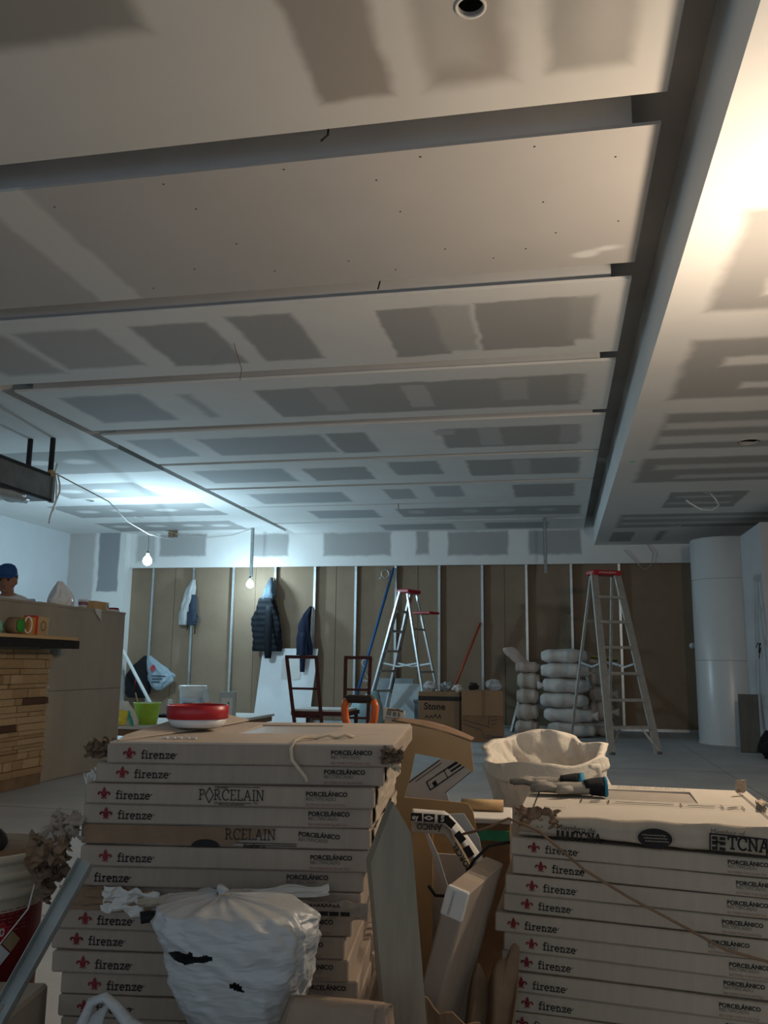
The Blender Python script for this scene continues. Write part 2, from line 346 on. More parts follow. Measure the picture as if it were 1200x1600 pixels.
wh = struct(box('wall_back_header', -7.58, 6.9, 14.36, 14.42, 2.64, 3.43, drywall('header_drywall', COMP, hp, (0, 2))))
# left pier and left wall
pp = [(-7.88, 2.82, .20, .62, (.30, .31, .32), .02), (-8.42, 2.2, .26, 1.6, (.52, .49, .47), .04)]
struct(box('wall_left_pier', -9.0, -7.56, 14.2, 14.5, 0, 3.43, drywall('pier_drywall', COMP, pp, (0, 2))))
struct(box('wall_left', -8.95, -8.68, -4, 14.3, 0, 3.43, mat('white_wall', (.62, .64, .65), .85, .05, 1.2, .03, 20)))
struct(box('wall_right', 6.6, 6.9, -4, 14.5, 0, 3.43, MATS['white_wall']))

# ------------------------------------------------------------ drywall ceiling panels hung in the recess
PN = [(1.98, 3.20), (3.41, 4.68), (4.90, 6.09), (6.28, 7.53), (7.70, 8.98), (9.08, 10.40), (10.50, 11.76), (11.84, 13.20), (13.33, 14.34)]
DK = BARE; CP = COMP
PP = {
 0: [(-2.0, 2.1, .62, .42, (.30, .29, .265), .05), (-.74, 2.5, .15, .53, (.33, .30, .27), .03), (-.28, 2.5, .16, .52, (.36, .33, .30), .06), (-.33, 2.6, .09, .3, (.45, .43, .40), .08), (.16, 2.5, .15, .50, (.36, .345, .32), .04), (.22, 2.7, .08, .2, (.46, .44, .41), .08, 'e')],
 1: [(-2.62, 4.0, .14, .75, (.70, .68, .65), .03, 'r', .8), (.2, 4.53, .07, .04, COMP, .02, 'e'), (.3, 4.49, .07, .025, COMP, .02, 'e')],
 2: [(-3.35, 5.45, .32, .37, (.47, .45, .43), .04), (-2.52, 5.5, .28, .4, DK, .03), (-1.86, 5.47, .22, .42, DK, .03), (-.9, 5.53, .2, .43, DK, .02), (-.15, 5.51, .32, .42, DK, .02), (-.62, 5.5, .12, .4, (.52, .51, .49), .03), (.2, 5.46, .08, .36, (.45, .44, .42), .04), (-4.0, 5.5, .25, .4, (.50, .47, .44), .05)],
 3: [(-3.8, 6.88, .38, .4, (.42, .42, .42), .04), (-1.1, 6.95, 1.33, .40, DK, .03), (-1.86, 6.9, .10, .34, (.50, .49, .48), .03), (-1.1, 6.93, .10, .3, (.56, .55, .53), .02), (-.3, 6.88, .11, .27, (.50, .49, .47), .03), (-3.05, 6.9, .05, .35, (.5, .49, .47), .05), (.2, 6.9, .06, .34, (.5, .49, .47), .04)],
 4: [(-4.05, 8.3, .25, .38, (.42, .42, .42), .04), (-2.9, 8.35, .65, .36, (.42, .42, .42), .04), (-2.0, 8.38, .2, .40, DK, .03), (-.42, 8.35, .66, .37, DK, .03), (-.6, 8.33, .11, .33, (.52, .51, .50), .02), (.17, 8.33, .1, .32, (.5, .49, .48), .03), (-1.03, 8.1, .10, .09, (.55, .54, .52), .03)],
 5: [(-3.65, 9.75, .55, .36, (.42, .42, .42), .04), (-2.5, 9.78, .38, .34, DK, .03), (-1.55, 9.6, .28, .34, (.42, .42, .41), .03), (-.33, 9.7, .62, .4, DK, .03), (-.35, 9.7, .1, .36, (.52, .51, .5), .03)],
 6: [(-3.4, 11.2, .65, .36, (.42, .42, .42), .04), (-2.0, 11.1, .18, .34, (.45, .45, .44), .03), (-.12, 11.1, .38, .42, DK, .03), (-1.36, 11.0, .2, .36, (.47, .47, .46), .03)],
 7: [(-3.1, 12.55, .5, .34, (.42, .42, .42), .04), (-.95, 12.55, 1.32, .36, DK, .03)]+[(x, 12.5, .13, .14, (.55, .54, .53), .05, 'e') for x in (-2.0, -1.2, -.7, -.1)],
 8: [(-2.2, 13.9, .6, .3, (.42, .42, .42), .04), (-.6, 13.9, .5, .3, (.42, .42, .42), .04)]}
LB = ['drywall ceiling panel with a dark round hole and brown unfinished streaks', 'bare unfinished drywall ceiling panel dotted with dark screw heads', 'plastered ceiling panel with four dark grey bare patches, next beyond the screw-dotted panel', 'plastered ceiling panel with one long grey bare strip and pale squares', 'plastered ceiling panel, fifth counted from the back wall', 'plastered ceiling panel, fourth counted from the back wall', 'plastered ceiling panel, third counted from the back wall', 'narrow-looking ceiling panel with oval filler spots, second from the back wall', 'last ceiling panel touching the back wall header']
m_core = mat('panel_upstand_board', (.66, .67, .68), .85, .05, 3)
m_edge = mat('panel_corner_bead', (.74, .72, .68), .7, .04, 3)
panels = []
for i, (y0, y1) in enumerate(PN):
    t = thing('ceiling_panel', LB[i], 'ceiling panel', (0, 0, 3.22), group='drywall panels hung in the ceiling recess')
    base = (.50, .475, .45) if i == 1 else ((.62, .60, .565) if i == 0 else COMP)
    box('board', -4.45, .47, y0, y1, 0, .016, drywall('panel_drywall_%d' % i, base, PP[i]), t)
    box('upstand', -4.32, .36, y0+.05, y1-.05, .016, .212, m_core, t)
    if i != 1: box('corner_bead', -4.451, .471, y0-.004, y0+.002, -.002, .02, m_edge, t)
    panels.append(t)
sc = None
SCR = [(-2.41, 3.58), (-1.78, 3.48), (-1.72, 3.72), (-1.18, 3.46), (-.78, 3.62), (-.55, 3.47), (-.05, 3.48), (.3, 3.62), (-.72, 3.92), (-.55, 4.35), (-.02, 3.95), (.04, 4.27), (.35, 4.20), (-1.65, 4.1), (-1.55, 4.45), (-1.1, 4.4), (-.86, 4.55), (-.3, 4.5), (-.12, 4.42), (-2.35, 4.55), (-2.0, 4.35)]
for x, y in SCR:
    if sc is None:
        o = lathe('screw', [(.0055, 0), (.005, -.0012), (.001, -.0012)], m_black, panels[1], 8, (x, y, 0)); sc = o.data
    else: obj('screw', sc, None, panels[1], (x, y, 0))
lathe('hole_ring', [(.055, 0), (.055, -.004), (.045, -.004), (.043, .01)], m_paper, panels[0], 28, (-.244, 2.62, 0), cap=False)
for q in panels[0].children:
    if q.name.startswith('board'): cut(q, -.244, 2.62, .043, 3.1, 3.3)
    if q.name.startswith('upstand'): cut(q, -.244, 2.62, .42, 3.1, 3.42)
# stray wires poking out of the gaps
def wire(name, label, pts, r=.004, m=None, group=None): return tag(tube(name, pts, r, m or m_black, n=6), label, 'wire', group)
wire('wire_stub', 'short black wire end poking from the gap before the screw-dotted panel', [(-.92, 3.31, 3.435), (-.93, 3.3, 3.26), (-.95, 3.27, 3.215)], .005)
wire('wire_stub', 'short black wire end poking from the gap behind the screw-dotted panel', [(-1.0, 4.8, 3.435), (-1.0, 4.79, 3.27), (-1.01, 4.78, 3.215)], .005)
wire('hanging_wire', 'thin wire with a knotted end hanging under the patched plaster ceiling panel', [(-2.2, 5.5, 3.22), (-2.2, 5.6, 3.14), (-2.23, 5.75, 3.12), (-2.24, 5.75, 3.03)], .003, m_brown)
wire('hanging_wire', 'short brown wire end hanging between the far ceiling panels', [(-2.15, 11.8, 3.435), (-2.16, 11.82, 3.24), (-2.15, 11.8, 3.15)], .006, m_brown)
wire('looped_cable', 'white looped cable hanging from a hole in the right soffit', [(1.72, 10.08, 2.95), (1.78, 10.05, 2.86), (1.8, 10.0, 2.78), (1.72, 9.98, 2.72), (1.6, 9.97, 2.735), (1.5, 9.97, 2.80), (1.45, 9.96, 2.84)], .008, m_whiteplastic)
wire('looped_cable', 'thin pale cable hanging over the header right of the tall ladder', [(1.45, 14.34, 2.95), (1.55, 14.33, 2.8), (1.5, 14.33, 2.6), (1.4, 14.33, 2.52), (1.3, 14.33, 2.62), (1.1, 14.33, 2.85)], .008, mat('beige_cable', (.45, .42, .38), .6, 0))
tag(lathe('paint_dot', [(.035, 0), (.03, -.002), (.001, -.002)], mat('mint_green', (.28, .62, .42), .6, 0), None, 16, (.747, 8.39, 2.94)), 'small mint green dot on the right soffit', 'marker dot')
# hanging steel strips
for x, y, zt, lab in ((-5.07, 13.9, 3.26, 'galvanised steel strip hanging from the ceiling above the bare bulb'), (-.145, 13.27, 3.43, 'dark steel strip hanging from the ceiling beside the tall ladder')):
    bm = bmesh.new(); z0 = 2.41 if x < -1 else 2.38
    bx(bm, -.025, .025, 0, .002, z0, zt); bx(bm, -.025, -.022, 0, .03, z0, zt); bx(bm, .022, .025, 0, .03, z0, zt)
    tag(obj('hanging_strip', bm, m_galvdull, None, (x, y, 0)), lab, 'metal strip')

# ------------------------------------------------------------ lamps
m_cool = mat('cool_bulb_glow', (.9, .95, 1), .4, 0, emit=(.55, .82, 1.), estr=BULB_COOL)
m_low = mat('low_bulb_glow', (.9, .95, 1), .4, 0, emit=(.55, .82, 1.), estr=BULB_LOW)
m_warm = mat('warm_bulb_glow', (1, .9, .8), .4, 0, emit=(1., .80, .60), estr=BULB_WARM)
m_sock = mat('lamp_socket_plastic', (.1, .1, .1), .5, 0)
def bulb(lab, loc, top, m, r=.035):
    t = thing('hanging_bulb', lab, 'light bulb', loc)
    lathe('bulb', [(.002, -r), (r*.5, -r*.87), (r*.87, -r*.5), (r, 0), (r*.87, r*.5), (r*.6, r*.95), (.014, r*1.35)], m, t, 14)
    lathe('socket', [(.016, r*1.3), (.02, r*1.35), (.02, r*1.35+.05), (.006, r*1.35+.06)], m_sock, t, 14)
    tube('cord', [(0, 0, r*1.35+.05), (.004, 0, (top-loc[2])*.5), (0, 0, top-loc[2])], .004, m_sock, t, 6)
    return t
bulb('glowing cool white bulb hanging from a cord by the left pier', (-5.52, 11.0, 2.35), 2.73, m_cool, .06)
bulb('glowing cool white bulb hanging under the steel strip', (-5.07, 13.88, 2.285), 2.43, m_low, .06)
bulb('glowing warm bulb hanging from the right soffit', (1.25, 3.5, 2.05), 2.94, m_warm, .06).name = 'hanging_bulb_offscreen'

# ------------------------------------------------------------ the two stacks of tile cartons
BW = .305
def carton_mesh(h, seed, m):
    rnd = random.Random(seed); bm = bmesh.new(); bx(bm, -BW, BW, -BW, BW, 0, h)
    ed = [e for e in bm.edges if abs(e.verts[0].co.x-e.verts[1].co.x) > .1]; bmesh.ops.subdivide_edges(bm, edges=ed, cuts=9, use_grid_fill=True)
    ed = [e for e in bm.edges if abs(e.verts[0].co.y-e.verts[1].co.y) > .1]; bmesh.ops.subdivide_edges(bm, edges=ed, cuts=3, use_grid_fill=True)
    for v in bm.verts:
        k = N3(v.co.x*7+seed, v.co.y*7, v.co.z*20); k2 = N3(v.co.x*6, v.co.y*6+seed*2, 3.1)
        if v.co.y < -BW+.01: v.co.y += .0016*k
        if abs(v.co.x) > BW-.01: v.co.x += .003*k2
        v.co.z += .0012*k2 if v.co.z > h/2 else .0006*k
        if v.co.y < -BW+.02 and abs(v.co.x) > BW-.02: v.co.y += .004*abs(k2)
    bmesh.ops.bevel(bm, geom=[e for e in bm.edges if e.is_manifold and e.calc_face_angle(0) > 1.], offset=.003, segments=1, affect='EDGES')
    me = bpy.data.meshes.new('carton'); bm.to_mesh(me); bm.free(); me.materials.append(m); return me
H = .0412
CM = [carton_mesh(H-.0008, s, m_card) for s in (1.3, 4.7, 9.1, 13.4)]
CM2 = [carton_mesh(H-.0008, s, m_card2) for s in (2.3, 6.7, 11.1)]
ORD = ['top', 'second', 'third', 'fourth', 'fifth', 'sixth', 'seventh', 'eighth', 'ninth', 'tenth', 'eleventh', 'twelfth', 'thirteenth', 'fourteenth', 'fifteenth', 'sixteenth', 'seventeenth', 'eighteenth', 'nineteenth', 'twentieth']
FY = -BW-.0022
def prints(t, name=True, porc=True, cert=False, dx=0., red=True, edge=False):
    t = t.children[0]
    if name:
        o = obj('emblem', lily_mesh(), m_red, t, (-.250+dx, FY, .0075), (PI/2, 0, 0))
        serif('brand_lettering', 'firenze.', .0165, m_black, t, (-.224+dx, FY, .011), w=.135)
    if porc:
        text('lettering', 'PORCELÁNICO', .0125, m_black, t, (.178+dx, FY, .0235), bold=.0004)
        text('small_lettering', 'RECTIFICADO', .0098, m_dimblack, t, (.178+dx, FY, .0150))
        if red: text('red_lettering', 'RECTIFIED PORCELAIN TILE', .0066, m_dimred, t, (.178+dx, FY, .0045))
    if cert:
        bm = bmesh.new(); x = 0; sz = .0205
        for ch in 'P*RCELAIN':
            adv, ln = GL[ch]; strokes_bm(bm, ln if ch != '*' else [[(.36, -.28), (.78, .45), (.36, 1.18), (-.06, .45), (.36, -.28)]], .085, x*sz, 0, sz); x += adv+.06+(.16 if ch == '*' else 0)
        strokes_bm(bm, [[(1.6, 1.28), (6.2, 1.28)], [(1.6, -.28), (5.4, -.28)]], .06, 0, 0, sz)
        obj('certificate_lettering', bm, m_black, t, (-.046+dx, FY, .0125), (PI/2, 0, 0))
        text('small_lettering', 'CERTIFIED', .006, m_black, t, (-.012+dx, FY, .0345)); text('small_lettering', 'TILE', .006, m_black, t, (.068+dx, FY, .006))
        text('small_lettering', '0.5% or less water absorption', .0045, m_black, t, (-.004+dx, FY, .0025), bold=.0001)
LS = 'stack under the red-rimmed dish'
# front-left corner x of each box, read from the stack's uneven edge
LX = [-.937, -.962, -.978, -.985, -.988, -.980, -1.0, -1.005, -1.022, -1.036, -1.026, -1.008, -1.008, -1.0, -1.01, -1.0, -1.02, -1.0, -1.01, -1.0]
Lbox = []
for k, xl in enumerate(LX):
    yaw = math.radians(6.0+[0, .6, -.8, .3, -.5, .2, .9, -.6, .4, -.9, .3, .8, -.3][k % 13]); zt = .831-.0415*k
    c, s = math.cos(yaw), math.sin(yaw)
    cx = xl+BW*c+ -BW*s + .0; cy = 1.735+BW*s+BW*c + [0, .004, -.006, .002, .008, -.004, 0, .012, -.003, .004, -.006, .002, 0][k % 13]
    lab = 'grey tile carton, %s from the top of the %s' % (ORD[k], LS)
    if k == 0: lab = 'topmost grey tile carton with torn corners, right under the red-rimmed dish'
    if k == 4: lab = 'grey tile carton with a brown torn front, fifth in the '+LS
    if k == 7: lab = 'crushed tile carton with torn paper hanging out, eighth in the '+LS
    t = thing('tile_carton', lab, 'carton', (cx, cy, zt-.0415), (math.radians(.2) if k == 0 else 0, math.radians(-.5), yaw), 'tile cartons in the '+LS)
    obj('carton_body', CM[k % 4], None, t)
    Lbox.append(t)
    if k < 14 and k not in (4, 7): prints(t, cert=(k == 2), dx=[-.005, .004, -.012, -.003, 0, 0, -.03, 0, .005, .0, .012, .018, 0, 0][k])
# carton five: torn brown front with what is left of the print
t = Lbox[4]
rnd = random.Random(3)
out = [(-.30, .002)]+[(-.30+.036*i, .002+.004*rnd.random()) for i in range(1, 9)]+[(.02, .004), (.03, .012), (.055, .02), (.10, .030), (.11, .039), (-.30, .040)]
poly('torn_liner', out, .0035, m_brown, t, loc=(0, FY-.0015, 0))
serif('certificate_lettering', 'RCELAIN', .0205, m_black, t, (.006, FY-.0035, .0165), w=.085)
bm = bmesh.new(); strokes_bm(bm, [[(.03, .010), (.155, .010)], [(.06, .006), (.155, .006)]], .0015); obj('print_rule', bm, m_black, t, (0, FY-.003, 0), (PI/2, 0, 0))
text('lettering', 'PORCELÁNICO', .0125, m_black, t, (.158, FY, .0255), (PI/2, .06, 0), bold=.0004); text('small_lettering', 'RECTIFICADO', .0098, m_dimblack, t, (.158, FY, .016), (PI/2, .05, 0))
def ragged(name, w, h, m, parent, loc, rot, seed, amp=.01, nu=14, nv=8, t=.0018, curl=0.):
    def f(u, v):
        x = (u-.5)*w; z = (v-.5)*h
        e = 1 if 0 < u < 1 and 0 < v < 1 else 1.8
        return (x+amp*.7*e*N3(u*5+seed, v*5, 1.), amp*1.6*N3(u*4, v*4+seed, 7.)+amp*.8*N3(u*11, v*9+seed, 2.)+curl*(v-.5)**2, z+amp*.7*e*N3(u*6, v*5, seed))
    return sheet(name, f, nu, nv, m, parent, t, loc, rot, smooth=False)
serif('lettering', 'Member o', .0075, m_black, t, (.045, FY-.004, .0015), w=.18)
poly('print_spot', [(-.035+.030*math.cos(PI*i/12), .0015+.014*math.sin(PI*i/12)) for i in range(13)], .0004, m_black, t, loc=(0, FY-.0022, 0))
# top carton: window cut in the lid, tape, torn corners, standing flap
t = Lbox[0]; zt = H
poly('lid', [(-BW+.004, -BW+.004), (BW-.004, -BW+.004), (BW-.004, BW-.004), (-BW+.004, BW-.004)], .004, mat('warm_pale_cardboard', (.50, .42, .34), .9, .09, 4, .1, 150), t, [[(-.09, -.05), (.13, -.05), (.13, .21), (-.09, .21)]], (0, 0, zt-.001), plane='xy', mapf=lambda x, y, z: Vector((x, y, z+.0045+.002*N3(x*6, y*6, 0))))
box('tile', -.095, .135, -.055, .215, zt-.0005, zt+.0006, mat('porcelain_tile', (.42, .36, .30), .45, .07, 5, spec=.5), t)
poly('lid_flap', [(-.30, -.22), (-.285, -.29), (-.19, .02), (-.15, .30), (-.27, .30)], .003, MATS['warm_pale_cardboard'], t, loc=(0, 0, 0), mapf=lambda x, y, z: Vector((x, y, H+.006+z+max(0, .032*(y+.3)/.6)*(1 if x < -.26 else .15))))
ragged('torn_corner', .07, .036, m_torn, t, (-.328, -.27, .026), (.2, .1, .5), 1.2, .010)
ragged('torn_corner', .05, .034, m_torn, t, (-.326, -.235, .027), (.4, .4, 1.2), 5.2, .010)
ragged('torn_corner', .045, .030, m_torn, t, (.298, -.311, .022), (0, 0, .2), 8.2, .010)
ragged('torn_corner', .035, .030, m_card2, t, (.305, -.298, .012), (0, .3, .9), 3.2, .010)
text('print_on_lid', 'firenze', .02, m_dimblack, t, (.16, -.16, zt+.0062), (0, 0, .05)); scribble('print_on_lid', 9, .011, .006, m_dimblack, t, (.155, -.10, zt+.0062), .002, (0, 0, 0))
bm = bmesh.new(); 
for q in range(5): bx(bm, -.21+q*.016, -.2+q*.016, -.235+.004*(q % 2), -.222, zt+.004, zt+.0075)
obj('tape_scrap', bm, m_paper, t)
m_twine = mat('frayed_twine', (.55, .46, .34), .9, .15, 30)
tw = [(.20, -.16, .047), (.185, -.175, .053), (.165, -.18, .047), (.15, -.2, .054), (.125, -.21, .048), (.105, -.245, .053), (.095, -.30, .050), (.09, -.3135, .036), (.094, -.3145, .012), (.108, -.315, -.004), (.122, -.315, -.020), (.126, -.315, -.030)]
tag(tube('loose_strap', [Lbox[0].matrix_basis @ Vector(p) for p in tw], .004, m_twine, n=6), 'frayed pale strap lying across the carton lid and down its front', 'strap')
# right-hand side of the tall stack: torn pale side sheets
for k, z0, hh, sd in ((1, .0206, .034, 2.), (2, .0206, .034, 4.), (3, .0206, .034, 6.), (4, .0206, .034, 8.)):
    ragged('torn_side', .55, hh, m_card2, Lbox[k], (BW+.005, .0, z0), (0, 0, PI/2), sd, .004, 20, 4)
# loose torn paper on the eighth carton, crumpled kraft at the left edge
t = Lbox[7]
ragged('torn_paper', .115, .050, m_paper, t, (-.165, FY-.022, .018), (.15, .12, .1), 11., .0065)
ragged('torn_paper', .30, .028, m_card2, t, (.00, FY-.02, .022), (.2, -.06, 0), 12., .009, 22, 5)
ragged('torn_paper', .33, .022, m_paper, t, (.08, FY-.024, .040), (.25, -.085, 0), 14., .007, 24, 4)
ragged('torn_paper', .17, .035, m_card, t, (.235, FY-.016, .012), (.1, .02, 0), 15., .007, 14, 4)
ragged('torn_liner', .20, .045, m_brown, t, (-.22, FY-.016, .02), (0, .02, 0), 16., .006)
ragged('black_label', .22, .024, m_black, t, (-.03, FY-.03, .001), (.15, -.10, 0), 17., .003, 14, 3)
text('label_lettering', 'Easy', .02, m_paper, t, (-.085, FY-.044, -.009), (PI/2, -.10, 0), bold=.0006)
scribble('label_lettering', 12, .0078, .006, m_black, t, (.175, FY-.032, .022), .0022)
bm = bmesh.new()
for q in range(4): strokes_bm(bm, [[(.0+q*.022, 0), (.014+q*.022, 0)]], .008)
obj('label_symbols', bm, m_black, t, (.205, FY-.032, .010), (PI/2, 0, 0))
def wad(name, lab, loc, s, m, seed, cat='paper', sq=(1, 1, 1)):
    bm = bmesh.new(); bmesh.ops.create_icosphere(bm, subdivisions=3, radius=1)
    for v in bm.verts:
        k = 1+.45*N3(v.co.x*1.7+seed, v.co.y*1.7, v.co.z*1.7)+.25*abs(N3(v.co.x*4, v.co.y*4+seed, v.co.z*4)); v.co *= k*s
        v.co.x *= sq[0]; v.co.y *= sq[1]; v.co.z *= sq[2]
    return tag(obj(name, bm, m, None, loc), lab, cat)
def tatter(name, lab, loc, w, h, m, seed, cat, n=3, amp=.014):
    t = thing(name, lab, cat, loc); r_ = random.Random(seed)
    for i in range(n): ragged('torn_strip', w*r_.uniform(.6, 1), h*r_.uniform(.6, 1), m, t, (r_.uniform(-.3, .3)*w, r_.uniform(-.01, .01), r_.uniform(-.3, .3)*h), (r_.uniform(-.6, .6), r_.uniform(-.7, .7), r_.uniform(-.9, .9)), seed+i*3.3, amp, 10, 8, .002, curl=.06)
    return t
tatter('torn_cardboard', 'curled grey cardboard tatter sticking out of the tall stack above the bucket', (-1.03, 1.735, .645), .07, .06, m_card, 3, 'cardboard')
tatter('torn_cardboard', 'dark crumpled cardboard tatter just above the leaning steel stud', (-1.05, 1.73, .607), .09, .05, m_brown, 6, 'cardboard')
tatter('torn_cardboard', 'dark torn cardboard curl behind the top of the leaning stud', (-1.045, 1.73, .550), .09, .06, m_torn, 9, 'cardboard')
tatter('torn_paper_wrap', 'white printed paper tuck at the left end of the third carton', (-.992, 1.80, .752), .05, .06, m_paper, 12, 'paper', 2, .008)

# shorter stack with the gloves
RS = 'stack under the work gloves'
RX = [-.10, -.119, -.116, -.133, -.137, -.157, -.138, -.143, -.148, -.160, -.137, -.14, -.13, -.14, -.14]
Rbox = []
for k, xl in enumerate(RX):
    yaw = math.radians(-2.+[0, .3, -.4, .5, -.2, .4, -.5, .2, 0, .4, -.3, 0, 0, 0, 0][k]); roll = math.radians(.0 if k == 0 else 1.7)
    zt = .640 if k == 0 else .6-.0425*(k-1)
    c, s = math.cos(yaw), math.sin(yaw); cx = xl+BW*c-BW*s; cy = 2.17+BW*s+BW*c+[.01, 0, .004, -.003, .006, -.004, .003, .008, 0, .005, 0, 0, 0, 0, 0][k]
    z = zt-.0415-(math.sin(roll)*BW)+(.004 if k == 0 else 0)
    lab = 'pale tile carton with a window lid and crushed front under the work gloves' if k == 0 else 'pale tile carton, %s from the top of the %s' % (ORD[k], RS)
    t = thing('tile_carton', lab, 'carton', (cx, cy, z), (0, roll, yaw), 'tile cartons in the '+RS)
    obj('carton_body', CM2[k % 3], None, t); Rbox.append(t)
    if 0 < k < 12: prints(t, dx=[0, .0, .012, .008, .0, -.012, .01, .003, -.005, .02, -.015, .0][k])
t = Rbox[0]; m_lid = mat('lid_cardboard', (.56, .50, .42), .9, .06, 4, .08, 150)
poly('lid', [(-BW, -BW), (BW, -BW), (BW, BW), (-BW, BW)], .004, m_lid, t, [[(-.13, .02), (.14, .02), (.14, .22), (-.13, .22)]], (0, 0, H), mapf=lambda x, y, z: Vector((x, y, z+.004+.003*N3(x*5, y*5, 4))))
box('tile', -.135, .145, .015, .225, H-.001, H+.0004, MATS['porcelain_tile'], t)
bm = bmesh.new(); strokes_bm(bm, [[(-.16, -.02), (.24, -.02), (.24, -.075), (-.16, -.075), (-.16, -.02)], [(-.09, -.02), (-.09, -.075)], [(.09, -.02), (.09, -.075)], [(.19, -.02), (.19, -.075)]], .003)
strokes_bm(bm, [[(-.07, -.045), (.07, -.045)], [(.11, -.045), (.17, -.045)]], .010); strokes_bm(bm, [[(-.135, -.055), (-.115, -.04)], [(.205, -.055), (.225, -.04)]], .012)
strokes_bm(bm, [[(-.275, -.27), (-.275, .27)], [(.275, -.27), (.275, .27)]], .003)
obj('lid_print', bm, m_black, t, (0, 0, H+.0075))
text('lid_lettering', 'PORCELÁNICO', .028, m_dimblack, t, (-.06, .245, H+.0075), (0, 0, 0)); text('lid_lettering', 'firenze', .02, m_black, t, (-.25, -.19, H+.0075), (0, 0, 0))
def apron(u, v):
    x = (u-.5)*.61; drop = .060*v*(.6+.45*u)
    return (x, -BW-.004-.014*math.sin(v*2.4)-.006*N3(u*8, v*4, 1.), H+.006-drop+.004*N3(u*9, v*3, 6.))
sheet('crushed_front', apron, 30, 8, m_card2, t, .002)
serif('front_lettering', 'Miembro de', .0145, m_black, t, (-.20, FY-.026, .018), (PI/2, .04, 0), w=.13) if False else text('front_lettering', 'Miembro de', .018, m_black, t, (-.215, FY-.028, .022), (PI/2, .05, 0))
serif('front_lettering', 'TCNA', .0185, m_black, t, (-.175, FY-.0265, .0005), (PI/2, .05, 0), w=.17)
bm = bmesh.new()
for q in range(4): strokes_bm(bm, [[(q*.011, 0), (q*.011, .018)]], .006)
obj('logo_blocks', bm, m_black, t, (-.212, FY-.0265, .0005), (PI/2, .05, 0))
o = lathe('print_oval', [(.030, 0), (.001, 0)], m_black, t, 28, (.005, FY-.0275, .014), (PI/2, 0, 0), cap=False); o.scale = (1.25, .72, 1)
for q in range(3): scribble('oval_lettering', 10, .0052, .003, m_card2, t, (-.022+.003*q, FY-.0282, .0195-.0065*q), .0012)
serif('front_lettering', 'TCNA', .026, m_black, t, (.160, FY-.0265, .001), (PI/2, .05, 0), w=.16)
text('front_lettering', 'Member of', .016, m_dimblack, t, (.125, FY-.026, .031), (PI/2, .04, 0))
bm = bmesh.new(); strokes_bm(bm, [[(0, 0), (.118, 0), (.118, .036), (0, .036), (0, 0)], [(.014, .004), (.014, .03)], [(.005, .02), (.032, .02)]], .0035)
for q in range(3): strokes_bm(bm, [[(.006, .006+q*.011), (.012, .006+q*.011)], [(.022, .006+q*.011), (.030, .006+q*.011)]], .007)
obj('logo_frame', bm, m_black, t, (.122, FY-.0275, -.005), (PI/2, .05, 0))
ragged('torn_corner', .09, .045, m_brown, t, (-.255, -.315, .042), (-.5, 0, .1), 21., .014); ragged('torn_corner', .07, .04, m_brown, t, (-.275, -.300, .048), (-1.1, .2, .3), 25., .012)
ragged('tape_strip', .26, .022, mat('peeled_tape', (.42, .32, .22), .6, .1, 9), t, (.30, .05, H+.010), (PI/2, .1, 1.45), 31., .006, 16, 3); ragged('tape_strip', .03, .035, MATS['peeled_tape'], t, (.275, .20, H+.03), (.2, 0, .4), 33., .006, 6, 5)
# cord hanging across the shorter stack
wire('cord', 'thin brown cord hanging diagonally across the fronts of the pale tile cartons', [(-.235, 2.21, .592), (-.18, 2.16, .615), (-.12, 2.14, .645), (-.05, 2.128, .622), (.05, 2.118, .545), (.14, 2.108, .497), (.24, 2.098, .452), (.34, 2.09, .405), (.44, 2.085, .385), (.52, 2.085, .38)], .0035, m_brown)

# ------------------------------------------------------------ things on the stacks
t = thing('red_rimmed_dish', 'round white plastic dish with a red rim band on the tile cartons', 'dish', (-.868, 2.045, .8415), (0, math.radians(-.5), 0))
lathe('dish', [(.02, 0), (.058, 0), (.064, .004), (.072, .020), (.070, .020), (.06, .008), (.001, .008)], m_whiteplastic, t, 40, cap=False)
lathe('rim_band', [(.0725, .020), (.0745, .021), (.0745, .052), (.0725, .053), (.070, .052), (.070, .020)], m_redplastic, t, 40, cap=False)
t = thing('garden_glove_pair', 'grey work glove with black cuff edged in blue on the pale carton', 'glove', (.035, 2.53, .648))
m_glove = mat('grey_rubber', (.27, .25, .21), .7, .12, 12, .2, 60); m_blue = mat('blue_trim', (.03, .23, .36), .8, .05, 20)
def glove(parent, dx, dy, dz, rz):
    e = bpy.data.objects.new('glove', None)
    q = loft('palm', [(0, 0, -.06, .010, .018), (0, 0, -.04, .014, .036), (0, 0, .0, .016, .040), (0, 0, .04, .017, .036)], m_glove, parent, 18, .15, 12, seed=dx*9, loc=(dx, dy, dz), rot=(0, PI/2, rz), sub=2)
    for i, (o_, l) in enumerate(((-.027, .05), (-.010, .062), (.010, .058), (.027, .045))):
        tube('finger', [(-.048, o_, 0), (-.065-.2*l, o_*1.05, .004), (-.055-l, o_*1.1, -.002)], [.010, .010, .007], m_glove, parent, 8, loc=(dx, dy, dz), rot=(0, 0, rz))
    tube('thumb', [(-.01, -.034, 0), (-.03, -.055, .002), (-.05, -.060, 0)], [.011, .011, .008], m_glove, parent, 8, loc=(dx, dy, dz), rot=(0, 0, rz))
    loft('cuff', [(0, 0, .03, .017, .036), (0, 0, .055, .022, .034), (0, 0, .085, .025, .037)], m_blackcloth, parent, 20, .2, 14, seed=dx*4, loc=(dx, dy, dz+.006), rot=(0, PI/2, rz), sub=2)
    loft('cuff_trim', [(0, 0, .082, .026, .038), (0, 0, .090, .0265, .0385)], m_blue, parent, 20, .2, 14, seed=dx*4, loc=(dx, dy, dz+.006), rot=(0, PI/2, rz))
glove(t, 0, 0, .020, .08)
